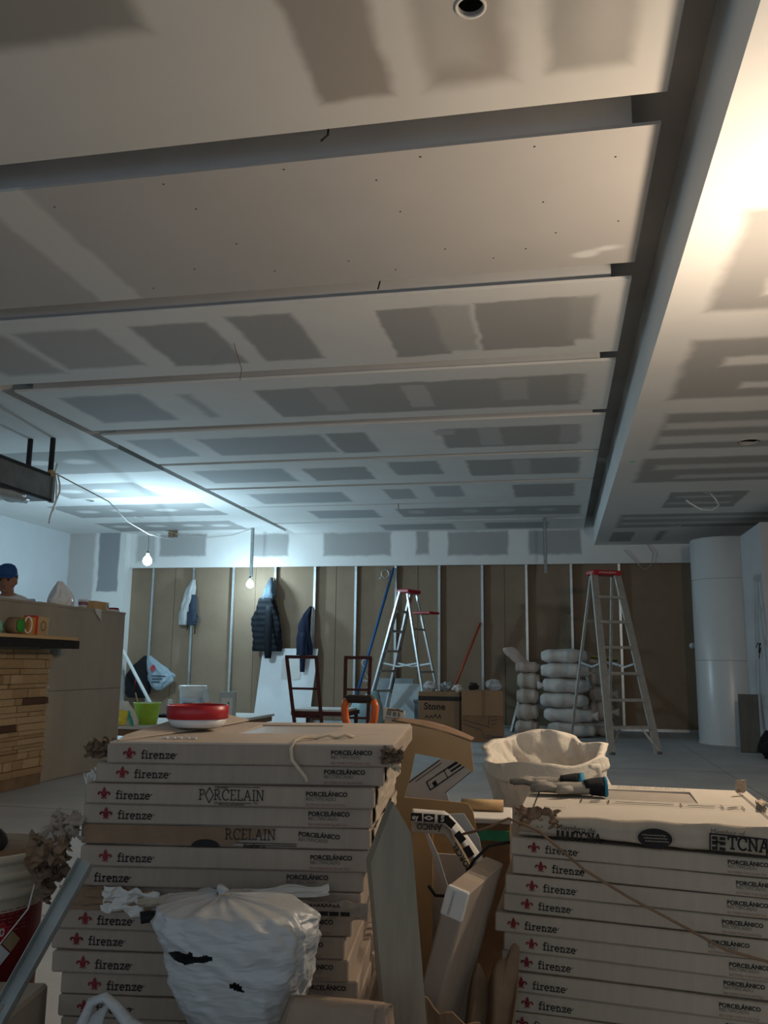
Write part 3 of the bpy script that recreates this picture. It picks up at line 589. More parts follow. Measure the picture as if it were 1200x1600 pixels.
t2 = thing('garden_glove', 'work glove with pale palm lying under the blue-edged glove', 'glove', (-.025, 2.625, .648)); glove(t2, 0, 0, .020, -.15)
t['label'] = 'grey work glove with black blue-edged cuff lying across the other glove'; t.name = 'work_glove'; t2.name = 'work_glove'
t['group'] = t2['group'] = 'work gloves on the pale carton'
# shovel behind the tall stack
m_orange = mat('orange_plastic', (.72, .13, .015), .4, .04, 8, spec=.5)
t = thing('shovel', 'orange D-handled shovel with black grip standing behind the tall tile stack', 'shovel', (-.60, 2.66, 0), (0, 0, -.1))
tube('handle_yoke', [(-.042, 0, .888), (-.050, 0, .87), (-.046, 0, .83), (-.03, 0, .79), (0, 0, .76), (.03, 0, .79), (.046, 0, .83), (.050, 0, .87), (.042, 0, .888)], .0115, m_orange, t, 10)
tube('grip', [(-.040, 0, .889), (-.036, 0, .8905), (.036, 0, .8905), (.040, 0, .889)], .0125, mat('dark_grip', (.03, .02, .014), .6, .1, 20), t, 12)
tube('shaft', [(0, 0, .77), (0, .01, .3)], .016, m_greywood, t, 12)
sheet('blade', lambda u, v: ((u-.5)*.22*(1-.35*v**3), .02+.10*(u-.5)**2*2, .32*(1-v)+.003), 10, 10, m_galvdull, t, .003)
def tagf(u, v): return (-.515+.065*u, 2.60+.012*u, .832+.038*v-.008*u+.002*math.sin(u*5))
o = sheet('paper_tag', tagf, 8, 4, mat('tag_paper', (.66, .58, .46), .8, .04, 10), None, .0006); tag(o, 'small printed paper tag standing by the orange handle', 'tag')
text('bar_code', '|||| ||| ||', .014, m_black, o, (-.505, 2.601, .851), (PI/2, .12, .15), bold=.0004); scribble('tag_print', 5, .008, .004, m_black, o, (-.507, 2.600, .840), .0015, (PI/2, .12, .15))
bm = bmesh.new(); strokes_bm(bm, [[(0, 0), (.03, .002), (.045, 0)]], .006); obj('stamp', bm, m_brown, o, (-.500, 2.601, .864), (PI/2, .12, .15))

# ------------------------------------------------------------ opened cartons and scrap between the stacks
def bent(o_, a, b, c, warp=0.):
    """affine frame for a leaning sheet: o_ origin, a/b in-plane axes, c normal"""
    o_, a, b, c = Vector(o_), Vector(a), Vector(b), Vector(c)
    return lambda x, y, z: o_+a*x+b*y+c*(z+warp*math.sin(x*6)*.5)
# tan sheet A: inside of an opened carton, leaning on the tall stack, with a window hole
t = thing('opened_carton', 'tan opened carton with a large window hole leaning beside the tall stack', 'carton', (0, 0, 0))
fa = lambda x, y, z: Vector((x, 2.50+.10*(.80-y)-z, y))
poly('inner_sheet', [(-.49, .838), (-.417, .829), (-.326, .813), (-.244, .786), (-.240, .75), (-.236, .702), (-.286, .731), (-.326, .738), (-.402, .749), (-.416, .683), (-.434, .627), (-.307, .621), (-.254, .617), (-.240, .596), (-.215, .471), (-.24, .30), (-.28, .0), (-.49, .0)], .004, m_tan, t, mapf=fa)
sheet('folded_flap', lambda u, v: (-.47+.228*u, 2.50+.09*v, .838-.030*u-.020*u*u+.010*v*math.sin(PI*u)+.001), 14, 4, m_brown, t, .004)
box('back_sheet', -.49, -.30, 2.596, 2.60, 0, .58, m_brown, t)
# printed flattened sheet lying behind, seen through the window
m_print = mat('pale_printed_board', (.50, .48, .45), .8, .08, 5)
t = thing('flattened_carton', 'pale printed flattened carton seen through the window of the tan carton', 'carton')
ff = lambda x, y, z: Vector((x, 2.74+.9*(y-.6)*.35-z, y))
poly('printed_sheet', [(-.50, .60), (-.474, .632), (-.362, .712), (-.314, .714), (-.263, .678), (-.342, .614), (-.332, .586), (-.31, .30), (-.48, .30)], .004, m_print, t, mapf=ff)
bm = bmesh.new()
def seg(a, b, w): strokes_bm(bm, [[a, b]], w)
q_ = [(-.405, .640), (-.300, .712), (-.285, .692), (-.392, .618)]
for a_, b2 in zip(q_, q_[1:]+q_[:1]): seg(a_, b2, .0035)
seg((-.353, .676), (-.340, .655), .003); seg((-.470, .630), (-.368, .704), .003); seg((-.44, .640), (-.36, .697), .002); seg((-.338, .682), (-.300, .707), .006); seg((-.330, .674), (-.294, .698), .006); seg((-.385, .637), (-.377, .643), .006); seg((-.381, .634), (-.376, .638), .01); seg((-.345, .612), (-.268, .674), .002)
me = bpy.data.meshes.new('sheet_print'); bm.to_mesh(me); bm.free()
for v in me.vertices: v.co = ff(v.co.x, v.co.y, .0015)
obj('sheet_print', me, m_black, t)
box('folded_base', -.50, -.30, 2.62, 2.70, 0, .33, m_brown, t)
# carton B: printed strip carton with kite-shaped front
t = thing('printed_carton', 'torn carton with black symbol strip and upside-down lettering standing between the stacks', 'carton')
Y0 = 2.30
kf = lambda x, y, z: Vector((x, Y0+.10*(y-.4)+.25*(x+.3)*(x+.3)-z, y))
poly('front_frame', [(-.362, .612), (-.245, .622), (-.205, .565), (-.188, .475), (-.262, .392), (-.285, .420), (-.325, .520)], .004, m_print, t, [[(-.345, .585), (-.27, .60), (-.21, .485), (-.262, .412), (-.278, .43), (-.310, .52)]], mapf=kf)
sheet('symbol_strip', lambda u, v: ((-.372+.135*u if u < .6 else -.291+.105*(u-.6)/.4), 2.285-.03*(1-v)+.0*u, (.634-.004*u if u < .6 else .632-.12*((u-.6)/.4)**1.3)-.026*(1-v)), 20, 3, m_paper, t, .002)
sheet('lettering_strip', lambda u, v: ((-.372+.14*u if u < .6 else -.288+.08*(u-.6)/.4), 2.262+.012*v, (.607-.002*u if u < .6 else .606-.125*((u-.6)/.4)**1.2)-.026*(1-v)), 20, 3, m_card2, t, .002)
for i, x in enumerate((-.370, -.338, -.302)):
    box('symbol', x, x+.028, 2.245, 2.249, .611-.001*i, .630-.001*i, m_black, t)
for i, (x, z, a) in enumerate(((-.272, .612, .7), (-.246, .578, .85), (-.225, .545, 1.0))):
    box('symbol', -.013, .013, -.002, .002, -.009, .009, m_black, t, loc=(x, 2.244, z), rot=(0, a, 0))
text('lettering', 'ey', .018, m_paper, t, (-.367, 2.2435, .615), (PI/2, 0, 0), bold=.0006); text('lettering', '<>', .02, m_paper, t, (-.336, 2.2435, .613), (PI/2, 0, 0), bold=.0008); text('lettering', 'S', .02, m_paper, t, (-.294, 2.2435, .613), (PI/2, 0, 0), bold=.0008)
text('lettering', 'ÁNICO', .02, m_black, t, (-.293, 2.2575, .603), (PI/2, PI, 0), bold=.0003)
text('lettering', 'PORCEL', .02, m_black, t, (-.218, 2.2575, .502), (PI/2, PI+.98, 0), bold=.0003)
box('inner_board', -.382, -.33, 2.36, 2.364, .20, .60, m_tan, t, rot=(0, 0, 0)); box('back_board', -.37, -.24, 2.42, 2.425, 0, .50, m_print, t)
# leaning tile carton with the white end cap
t = thing('leaning_carton', 'dark tile carton standing on edge with a white end label beside the pale stack', 'carton', (-.364, 1.93, .008), (math.radians(16), 0, math.radians(80)))
box('carton_body', 0, .31, -.024, .021, 0, .535, m_card, t, .004); box('carton_lid', .002, .31, -.025, .022, .515, .551, m_card, t, .003); box('end_label', -.004, .012, -.0255, .0225, .492, .553, m_paper, t, .003); text('label_lettering', 'PORCELANICO', .007, m_dimblack, t, (-.0055, .002, .498), (0, -PI/2, 0))
t = thing('kraft_scrap_heap', 'crumpled dark brown kraft carton crushed low between the two stacks', 'cardboard')
def heap(u, v): return (-.238+.11*u+.01*N3(u*3, v*3, 2)+.03*v, 1.90+.22*v+.02*N3(u*3, v*3, 9), .03+.34*v*(.75+.25*u)+.05*N3(u*4, v*4, 5)*v)
sheet('kraft_sheet', heap, 22, 16, m_brown, t, .004, smooth=False)
def heap2(u, v): return (-.315+.175*u, 1.855+.03*N3(u*3, v*3, 4)+.10*u*(1-v)-.03*v, .008+.37*v*(1-.25*u)+.05*v*N3(u*4, v*4, 3))
sheet('kraft_side', heap2, 14, 12, m_brown, t, .004, smooth=False)
wire('cord', 'dark bent cord looping in front of the symbol-strip carton', [(-.318, 2.2, .47), (-.30, 2.19, .452), (-.262, 2.18, .455), (-.23, 2.17, .50), (-.205, 2.18, .54), (-.17, 2.19, .572), (-.12, 2.19, .583)], .004, m_black)
# leaning board in front of the gap
t = thing('leaning_board', 'long grey wooden board leaning between the two tile stacks', 'board')
bm = bmesh.new(); fr_ = [(-.296, .752), (-.262, .70), (-.185, .0), (-.245, .0), (-.335, .648)]
vsf = []; 
for dy in (0, .03):
    vsf.append([bm.verts.new((x-.5*dy, 1.60+dy+.10*(z-.7), z)) for x, z in fr_])
bm.faces.new(vsf[0]); bm.faces.new(vsf[1][::-1])
for i in range(5): j = (i+1) % 5; bm.faces.new((vsf[0][j], vsf[0][i], vsf[1][i], vsf[1][j]))
bmesh.ops.recalc_face_normals(bm, faces=bm.faces[:]); obj('plank', bm, m_greywood, t)

# white rubble sack
m_sack = mat('white_woven_plastic', (.62, .56, .47), .55, .08, 8, .45, 45)
t = thing('rubble_sack', 'big open white woven rubble sack standing behind the pale tile stack', 'sack', (.005, 3.35, 0))
def sack_pt(u, v):
    a = 2*PI*u; c, s_ = math.cos(a), math.sin(a); w = min(1, v/.62)
    inner = v > .62; f_ = (v-.62)/.38 if inner else 0
    top = .690+.055*s_+.020*N3(c*1.7+3, s_*1.7, 1.)+.012*math.sin(5*a)
    z = w*top-(.30*f_ if inner else 0)
    cx = .10-.16*min(1, z/.68); rx = .20+.02*w; ry = .17
    if inner: rx *= 1-.10-.35*f_; ry *= 1-.10-.35*f_
    c2 = math.copysign(abs(c)**.8, c); s2 = math.copysign(abs(s_)**.8, s_)
    k = 1+.07*N3(c*1.4+2, s_*1.4, z*4, 1.6)+.04*N3(c*3, s_*3+z*6, z*7, 1.8)+.035*math.sin(7*a+z*8)*w-.16*abs(N3(c*1.6+z*3, s_*1.6, z*5, 1.4))-.09*abs(N3(c*3.4, s_*3.4+z*4, z*9, 1.5))+.06
    return (cx+rx*c2*k, ry*s2*k, z)
sheet('sack_body', sack_pt, 130, 70, m_sack, t, .002)
lathe('sack_base', [(.18, .001), (.001, .001)], m_sack, t, 24, (.10, 0, 0), cap=False)
def cuff(u, v):
    a = PI*(1.12+.80*u); z = .655+.03*N3(u*4, 1, 1)+.02*u-.075*v*(.35+.65*math.sin(PI*u)**.6)
    return (-.055+(.228+.006*v)*math.cos(a), (.185+.012*v)*math.sin(a), z)
sheet('folded_cuff', cuff, 30, 6, m_sack, t, .002)
# floor clutter behind the gap
t = thing('cardboard_tube', 'short cardboard tube lying by the white rubble sack', 'tube', (-.325, 3.0, .5405), (0, PI/2, .05)); 
lathe('tube_wall', [(.014, 0), (.019, 0), (.019, .14), (.014, .14), (.014, 0)], m_wood, t, 20, cap=False)
t = thing('green_carton', 'pale carton with a green printed side on the scrap by the white sack', 'carton', (-.30, 2.97, 0), (0, 0, .05))
box('carton_body', -.10, .14, -.10, .12, 0, .505, m_brown, t, .004); box('printed_lid', -.105, .145, -.105, .125, .505, .522, m_paper, t, .003); box('green_band', .02, .135, -.1075, -.1005, .455, .485, mat('green_print', (.05, .30, .18), .7, .2, 20), t)

# ------------------------------------------------------------ bags, bucket and stud at the foot of the tall stack
m_bag = mat('white_thin_plastic', (.42, .43, .43), .38, .10, 6, .25, 30, spec=.5, stretch=(1, 1, 5))
t = thing('plastic_bag', 'knotted white plastic bag with torn holes propped against the tall tile stack', 'bag', (-.553, 1.555, .378))
def bag_pt(u, v):
    a = 2*PI*u; prof = ((0, .06), (.05, .085), (.2, .106), (.45, .126), (.7, .137), (.84, .137), (.92, .122), (.965, .08), (1, .012))
    for (v0, r0), (v1, r1) in zip(prof, prof[1:]):
        if v <= v1: r = r0+(r1-r0)*(v-v0)/(v1-v0); break
    c, s_ = math.cos(a), math.sin(a); c = math.copysign(abs(c)**.62, c); s_ = math.copysign(abs(s_)**.7, s_)
    k = 1+.08*N3(c*1.5, s_*1.5, v*2.2, 1.2)+.05*N3(c*2+v*3, s_*3, v*4.5, 2.)+.07*max(0, v-.6)*math.sin(15*a+2*math.sin(3*a))-.035*abs(N3(c*1.1+v*1.5, s_*1.1, v*6, 1.7))-.022*abs(N3(c*2-v*2, s_*2, v*11, 2.))
    z = .212*v
    return (r*c*k*1.0-.042*v**5, r*.76*s_*k, z+.006*N3(c*2, s_*2, v*3, 2.))
TEARS = ([(-.105, .136), (-.09, .124), (-.07, .120), (-.056, .125), (-.03, .129), (-.012, .138), (-.03, .141), (-.05, .136), (-.058, .145), (-.066, .138), (-.085, .141)], [(.010, .094), (.024, .087), (.036, .084), (.030, .098), (.020, .104)])
def inside(x, y, p):
    r_ = False
    for (x0, y0), (x1, y1) in zip(p, p[1:]+p[:1]):
        if (y0 > y) != (y1 > y) and x < (x1-x0)*(y-y0)/(y1-y0)+x0: r_ = not r_
    return r_
bm = bmesh.new(); nu_, nv_ = 260, 150
g_ = [[bm.verts.new(bag_pt(i/nu_, j/nv_)) for i in range(nu_)] for j in range(nv_+1)]
for j in range(nv_):
    for i in range(nu_):
        q_ = (g_[j][i], g_[j][(i+1) % nu_], g_[j+1][(i+1) % nu_], g_[j+1][i]); mc = (q_[0].co+q_[2].co)/2
        if mc.y < 0 and any(inside(mc.x, mc.z, p) for p in TEARS): continue
        bm.faces.new(q_)
bm.faces.new(g_[0][::-1]); bm.faces.new(g_[-1]); obj('bag_body', bm, m_bag, t, smooth=True)
loft('knot', [(-.042, .0, .196, .020, .018), (-.042, 0, .212, .008, .008), (-.044, 0, .220, .011, .009), (-.05, 0, .228, .003, .006)], m_bag, t, 20, .3, 20, .3, 6, sub=2)
m_tint = mat('bag_tape', (.60, .42, .25), .5, .1, 10)
lathe('knot_tie', [(.009, 0), (.011, .003), (.009, .006)], m_tint, t, 14, (-.042, 0, .208))
t = thing('plastic_bag', 'crumpled white plastic bag with looped handles in front of the bottom cartons', 'bag', (-.635, 1.50, 0))
loft('bag_body', [(0, 0, 0, .15, .11), (0, 0, .12, .17, .13), (.02, 0, .26, .16, .13), (.02, .0, .32, .14, .11), (.03, .0, .37, .09, .06)], m_bag, t, 60, .22, 7, .10, 7, 3.3, .8, sub=6)
tube('handle', [(-.145, -.09, .35), (-.138, -.095, .41), (-.12, -.097, .452), (-.095, -.10, .462), (-.075, -.10, .448), (-.05, -.10, .425), (.0, -.105, .405), (.05, -.11, .385)], [.012, .010, .008, .008, .009, .011, .013, .016], m_bag, t, 8)
sheet('loose_edge', lambda u, v: (-.24+.10*u+.02*v, -.06+.03*v, .33+.11*u*v+.02*N3(u*4, v*4, 2)), 10, 8, m_bag, t, .0015)
m_kraft = mat('kraft_paper', (.27, .20, .145), .85, .12, 8, .2, 60)
t = thing('kraft_paper_sack', 'brown kraft paper sack slumped below the right end of the tall stack', 'sack', (-.358, 1.43, 0))
loft('sack_body', [(0, 0, 0, .09, .08), (0, 0, .2, .095, .085), (0, 0, .36, .093, .07), (.005, 0, .43, .085, .045), (.012, 0, .478, .080, .010)], m_kraft, t, 48, .22, 8, .08, 6, 5., .7, sub=6)
tube('red_stitching', [(-.075, -.058, .440), (-.04, -.060, .436), (-.01, -.058, .444)], .0014, mat('red_thread', (.22, .035, .03), .8, 0), t, 5)
t = thing('paint_bucket', 'dirty cream plastic bucket with a red printed label left of the tall stack', 'bucket', (-1.38, 1.98, 0))
m_cream = mat('dirty_cream_plastic', (.52, .44, .33), .6, .18, 5, .05, 30)
lathe('pail', [(.001, .0), (.136, .0), (.146, .452), (.158, .454), (.158, .470), (.150, .473), (.151, .494), (.162, .496), (.162, .514), (.152, .517), (.153, .532), (.165, .535), (.165, .550), (.155, .552), (.150, .52), (.130, .02), (.001, .02)], m_cream, t, 48, cap=False)
lb = lathe('label', [(.1408, .20), (.1466, .442)], mat('red_label', (.20, .012, .016), .5, .08, 6), t, 48, cap=False)
def around(name, me_or_bm, m, a0, z0, r=.1475):
    bm_ = me_or_bm if isinstance(me_or_bm, bmesh.types.BMesh) else None
    if bm_ is None: bm_ = bmesh.new(); bm_.from_mesh(me_or_bm)
    for v in bm_.verts: a_ = a0+v.co.x/r; v.co = (r*math.cos(a_), r*math.sin(a_), z0+v.co.y)
    return obj(name, bm_, m, lb)
def dia(h): 
    b_ = bmesh.new(); b_.faces.new([b_.verts.new(p) for p in ((0, -h, 0), (h, 0, 0), (0, h, 0), (-h, 0, 0))]); return b_
A0 = math.radians(-33)
for dx, dz, c_ in ((.0, .385, m_redplastic), (-.025, .360, mat('blue_print', (.02, .10, .3), .6, 0)), (.025, .360, mat('tan_print', (.40, .28, .15), .6, 0)), (0, .335, m_whiteplastic)): around('hazard_diamond', dia(.023), c_, A0+dx/.1475, dz, .1476)
around('hazard_number', text_mesh('0', .026, .0006), m_paper, A0-.007/.1475, .376, .1482); around('hazard_number', text_mesh('1', .026, .0006), m_paper, A0-.030/.1475, .351, .1482)
bm = bmesh.new()
for q in range(6):
    for i in range(8): strokes_bm(bm, [[(-.075+i*.018, -.009*q), (-.062+i*.018-.004*((i+q) % 2), -.009*q)]], .0022)
strokes_bm(bm, [[(-.085, .012), (.085, .012), (.085, -.055)]], .0012)
around('label_print', bm, mat('pale_red_print', (.30, .10, .09), .7, 0), A0-.02, .43, .1484)
tube('bail', [(.163, -.02, .50), (.166, -.05, .43), (.135, -.115, .36), (.05, -.168, .40), (-.12, -.14, .43), (-.163, -.02, .50)], .002, m_whiteplastic, t, 6)
loft('contents', [(0, 0, .50, .147, .147), (0, 0, .525, .14, .14), (0, 0, .545, .10, .10)], m_brown, t, 28, .2, 6, sub=2)
tag(tube('bent_black_hose', [(-1.42+.09*math.cos(a), 1.97+.06*math.sin(a), .552+.045*math.sin(a*.5)) for a in [i*2*PI/20 for i in range(20)]], .013, m_black, n=8, closed=True), 'coil of black hose lying on top of the cream bucket', 'hose')
# leaning perforated steel stud
t = thing('leaning_stud', 'galvanised steel stud leaning between the bucket and the tall stack', 'metal stud')
a = Vector((-.875, 1.575, .625)); d = Vector((-1.10, 1.30, 0)); ax = (a-d).normalized(); sd = ax.cross(Vector((0, -1, 0))).normalized(); nn = sd.cross(ax)
bm = bmesh.new()
def slab(w0, w1, h0, h1):
    L_ = (a-d).length; vs = []
    for q in (0, L_):
        for w, h in ((w0, h0), (w1, h0), (w1, h1), (w0, h1)): vs.append(bm.verts.new(d+ax*q+sd*w+nn*h))
    for f in ((0, 1, 2, 3), (4, 5, 6, 7), (0, 1, 5, 4), (1, 2, 6, 5), (2, 3, 7, 6), (3, 0, 4, 7)): bm.faces.new([vs[i] for i in f])
slab(-.0145, -.0132, 0, .02); slab(.0132, .0145, 0, .02); bmesh.ops.recalc_face_normals(bm, faces=bm.faces[:])
obj('flange', bm, m_galvdull, t); L_ = (a-d).length; hol = []
for q in [L_*(.30+.032*i) for i in range(11)]:
    for off in (-.007, .006):
        q2 = q+(0 if off < 0 else .012); hol.append([(off, q2), (off+.003, q2), (off+.003, q2+.018), (off, q2+.018)])
poly('web', [(-.0145, 0), (.0145, 0), (.0145, L_), (-.0145, L_)], .0015, m_galvdull, t, hol, mapf=lambda x, y, z: d+ax*y+sd*x+nn*(.0015+z))
t = thing('scrap_carton', 'flattened brown carton lying below the cream bucket', 'carton', (-1.16, 1.66, .0), (0, 0, .15))
box('carton_body', -.25, .12, -.12, .10, 0, .335, m_card2, t, .006)

# ------------------------------------------------------------ bar counter with stone cladding, shelf, objects on them
t = thing('bar_counter', 'long bar counter clad with grey boards and tan ledge stone', 'counter')
m_cem = mat('cement_board', (.34, .305, .255), .85, .10, 3, .12, 60, stretch=(1, 1, .5))
bm = bmesh.new(); bx(bm, -4.62, -4.185, 3.6, 7.90, 0, 1.455); obj('core', bm, m_cem, t)
for y0, y1, z0, z1 in ((5.9, 7.905, .738, 1.44), (5.9, 7.905, .01, .734), (3.6, 5.896, .01, 1.44)): box('board', -4.19, -4.17, y0, y1, z0, z1, m_cem, t, .002)
box('board', -4.62, -4.17, 7.90, 7.912, .01, 1.455, mat('pale_board_edge', (.55, .53, .48), .8, .08, 5), t, .002)
box('counter_top', -4.64, -4.165, 3.6, 7.915, 1.44, 1.462, m_cem, t, .003)
STC = [mat('ledge_stone_%d' % i, c, .9, .22, 16, .5, 40) for i, c in enumerate(((.46, .32, .18), (.42, .285, .155), (.49, .345, .20), (.38, .25, .135)))]
m_dkst = mat('ledge_stone_dark', (.10, .055, .035), .9, .2, 20, .4, 40)
def stone_me(seed):
    bm = bmesh.new(); bx(bm, 0, 1, -.5, .5, -.5, .5)
    bmesh.ops.subdivide_edges(bm, edges=[e for e in bm.edges if abs(e.verts[0].co.y-e.verts[1].co.y) > .5], cuts=3, use_grid_fill=True)
    for v in bm.verts:
        if v.co.x > .5: v.co.x += .25*N3(v.co.y*3+seed, v.co.z*2, seed); v.co.z *= .94; v.co.y *= .985
    me = bpy.data.meshes.new('stone'); bm.normal_update(); bm.to_mesh(me); bm.free(); return me
SM = []
for i in range(8):
    me = stone_me(i*3.7); me.materials.append(m_dkst if i == 7 else STC[i % 4]); SM.append(me)
rnd = random.Random(11); z = .09
while z < 1.05:
    h = rnd.choice((.028, .035, .045, .055, .075)); h = min(h, 1.075-z); y = 6.635
    while y > 4.9:
        l = rnd.choice((.10, .16, .22, .30, .40)); l2 = l if y < 6.6 else l+rnd.uniform(-.05, .03)
        o = obj('stone', SM[7] if rnd.random() < .03 else SM[rnd.randrange(7)], None, t, (-4.172, y-l2/2-(0 if y < 6.6 else rnd.uniform(-.006, .012)), z+h/2)); o.scale = (rnd.uniform(.022, .045), l2-.003, h-.002); y -= l2
    z += h
box('base_strip', -4.175, -4.15, 4.9, 6.63, 0, .092, m_brown, t, .003)
bm = bmesh.new(); rr_ = random.Random(5)
for i in range(22):
    z = .12+i*.043; bx(bm, -4.17, -4.16, 6.63, 6.645+rr_.random()*.022, z, z+.006+rr_.random()*.012)
obj('grout_drips', bm, m_paper, t)
t = thing('bar_shelf', 'plank shelf on a dark steel tube projecting from the bar counter', 'shelf')
box('plank', -4.16, -3.84, 3.8, 6.52, 1.152, 1.178, m_wood, t, .003)
bm = bmesh.new()
for q in ((-3.91, -3.906, 1.085, 1.15), (-3.854, -3.85, 1.085, 1.15), (-3.906, -3.854, 1.085, 1.089), (-3.906, -3.854, 1.146, 1.15)): bx(bm, q[0], q[1], 3.8, 6.56, q[2], q[3])
bx(bm, -4.16, -3.91, 6.48, 6.54, 1.085, 1.15); bx(bm, -4.16, -3.91, 5.2, 5.26, 1.085, 1.15); obj('steel_tube', bm, m_steel_dark, t)
box('bracket', -4.165, -4.1, 6.66, 6.76, 1.03, 1.085, m_galvdull, t)
# on the shelf
t = thing('cardboard_box', 'small brown box with a white end on the bar shelf', 'box', (-3.98, 6.13, 1.178), (0, 0, .06))
box('carton_body', -.06, .06, -.075, .075, 0, .145, m_wood, t, .003); box('white_end', -.06, .06, .0755, .079, .002, .143, m_paper, t); lathe('printed_oval', [(.04, 0), (.03, .0005), (.03, 0)], m_brown, t, 20, (.062, 0, .075), (0, PI/2, 0), cap=False)
t = thing('snack_packet', 'upright orange and red packet on the bar shelf', 'packet', (-3.95, 5.98, 1.178))
box('packet_body', -.05, .05, -.055, .03, 0, .135, mat('orange_paper', (.55, .24, .06), .6, .15, 10), t, .006); box('red_band', -.052, .052, .015, .052, 0, .15, mat('red_paper', (.55, .05, .02), .6, .1, 10), t, .004)
t = thing('green_lidded_jar', 'brown jar lying with its green lid outward on the bar shelf', 'jar', (-3.90, 5.74, 1.178))
lathe('jar', [(.05, -.05), (.062, -.04), (.062, .03), (.05, .045)], m_brown, t, 24, (0, 0, .062), (0, PI/2, 0)); lathe('lid', [(.05, .045), (.05, .058), (.001, .058)], mat('green_lid', (.05, .26, .03), .5, .1, 9), t, 24, (0, 0, .062), (0, PI/2, 0))
tube('white_ring', [(.05, .09+.045*math.cos(a), .07+.06*math.sin(a)) for a in [i*PI/9 for i in range(18)]], .006, m_whiteplastic, t, 6, True)
wad('crumpled_wrapper', 'pale green crumpled wrapper behind the green-lidded jar', (-4.0, 5.70, 1.275), .040, mat('mint_plastic', (.25, .52, .33), .4, .1, 9), 4., 'wrapper', (1, .8, 1))
bpy.data.objects['crumpled_wrapper'].location.z = 1.225
t = thing('tape_roll', 'blue and green roll lying on the bar shelf', 'tape roll', (-3.95, 5.46, 1.178)); lathe('roll', [(.03, 0), (.07, 0), (.07, .05), (.03, .05), (.03, 0)], mat('navy_plastic', (.015, .04, .10), .5, .1, 9), t, 24, cap=False); lathe('green_edge', [(.071, .04), (.071, .055), (.03, .055)], mat('dark_green', (.03, .10, .03), .6, .1, 9), t, 24, cap=False)
tag(box('brown_carton', -.05, .05, -.12, .12, 0, .17, m_tan, None, .004, (-4.09, 5.55, 1.178)), 'plain tan carton at the back of the bar shelf', 'carton')
# on the counter top
t = thing('plastic_bag', 'white plastic bag bunched on top of the bar counter', 'bag', (-4.35, 7.05, 1.462)); loft('bag_body', [(0, 0, 0, .10, .12), (0, 0, .05, .11, .13), (0, .0, .12, .08, .085), (.0, -.02, .18, .045, .05), (0, -.03, .225, .02, .02)], mat('milky_plastic', (.80, .81, .81), .35, .04, 6, .1, 20, spec=.5), t, 30, .38, 8, .20, 5, 2., sub=4)
for p in t.children[0].data.polygons: p.use_smooth = False
t = thing('paper_sheet', 'flat cardboard sheet lying on the bar counter', 'sheet', (-4.36, 6.72, 1.462)); box('sheet_body', -.12, .12, -.16, .12, .0, .012, m_wood, t, .002)
t = thing('paper_cup', 'small white printed cup on the bar counter', 'cup', (-4.26, 7.27, 1.462)); lathe('cup', [(.001, 0), (.035, 0), (.045, .08), (.042, .08), (.033, .005), (.001, .005)], m_whiteplastic, t, 20, cap=False); lathe('print_band', [(.0405, .03), (.0435, .06)], mat('purple_print', (.25, .12, .16), .6, .5, 60), t, 20, cap=False)
o = sheet('paper_scrap', lambda u, v: ((-4.26+.171*u if u < .6 else -4.1574), 7.31+.13*v, (1.4635 if u < .6 else 1.4635-.24*(u-.6)*(.3+v*.9))), 10, 4, m_paper, None, .001); tag(o, 'white paper scrap hanging over the bar counter edge', 'paper')
t = thing('cardboard_box', 'small tan and white box on the bar counter top', 'box', (-4.33, 7.60, 1.462), (0, 0, .0)); box('carton_body', -.075, .075, -.14, .09, 0, .085, m_tan, t, .003); box('white_label', -.076, .076, .0905, .135, .0, .086, m_paper, t, .003); box('blue_mark', .0762, .0772, .10, .12, .035, .06, mat('blue_mark', (.1, .25, .5), .6, 0), t)
t = thing('red_box', 'flat red and white box at the far end of the bar counter', 'box', (-4.28, 7.83, 1.462)); box('box_body', -.06, .06, -.055, .06, 0, .022, m_whiteplastic, t, .003); box('box_lid', -.055, .055, -.045, .05, .022, .042, mat('dark_red', (.25, .03, .05), .6, .1, 9), t, .003)

# ------------------------------------------------------------ man behind the counter
m_skin = mat('skin', (.34, .17, .11), .6, .06, 12)
m_shirt = mat('white_shirt', (.68, .68, .68), .9, .05, 12, .15, 60)
m_denim = mat('dark_trousers', (.03, .04, .06), .9, .1, 20)
t = thing('person', 'man in a blue cap and white shirt looking down behind the bar counter', 'person', (-4.99, 7.22, 0), (0, 0, math.radians(22)))
bm = bmesh.new()
def limb(pts, rs): tube_bm(bm, pts, rs, 14)
def ball(c, r, s=(1, 1, 1), tilt=0):
    q = bmesh.ops.create_icosphere(bm, subdivisions=3, radius=r)
    M_ = Matrix.Translation(c) @ Matrix.Rotation(tilt, 4, 'X') @ Matrix.Diagonal((*s, 1))
    for v in q['verts']: v.co = M_ @ v.co
limb([(0, 0, .98), (0, 0, 1.15), (0, 0, 1.38), (0, -.02, 1.53), (0, -.04, 1.59)], [.15, .14, .16, .14, .07])
ball((.0, -.01, 1.49), .12, (1.6, .85, .8)); limb([(0, -.03, 1.54), (0, -.08, 1.64), (0, -.10, 1.68)], [.06, .054, .055])
TL = math.radians(13)
hc = Vector((0, -.13, 1.715)); ball(hc, .10, (.80, .98, 1.18), TL)
RX_ = Matrix.Rotation(TL, 3, 'X')
def hp_(x, y, z): return hc+RX_ @ Vector((x, y, z))
ball(hp_(0, -.045, -.075), .055, (.95, .9, .9), TL); ball(hp_(0, -.105, -.02), .017, (.8, 1.3, 1.6), TL); ball(hp_(0, -.09, .035), .04, (1.4, .5, .4), TL)
ball(hp_(0, -.092, -.066), .02, (1.3, .6, .5), TL)
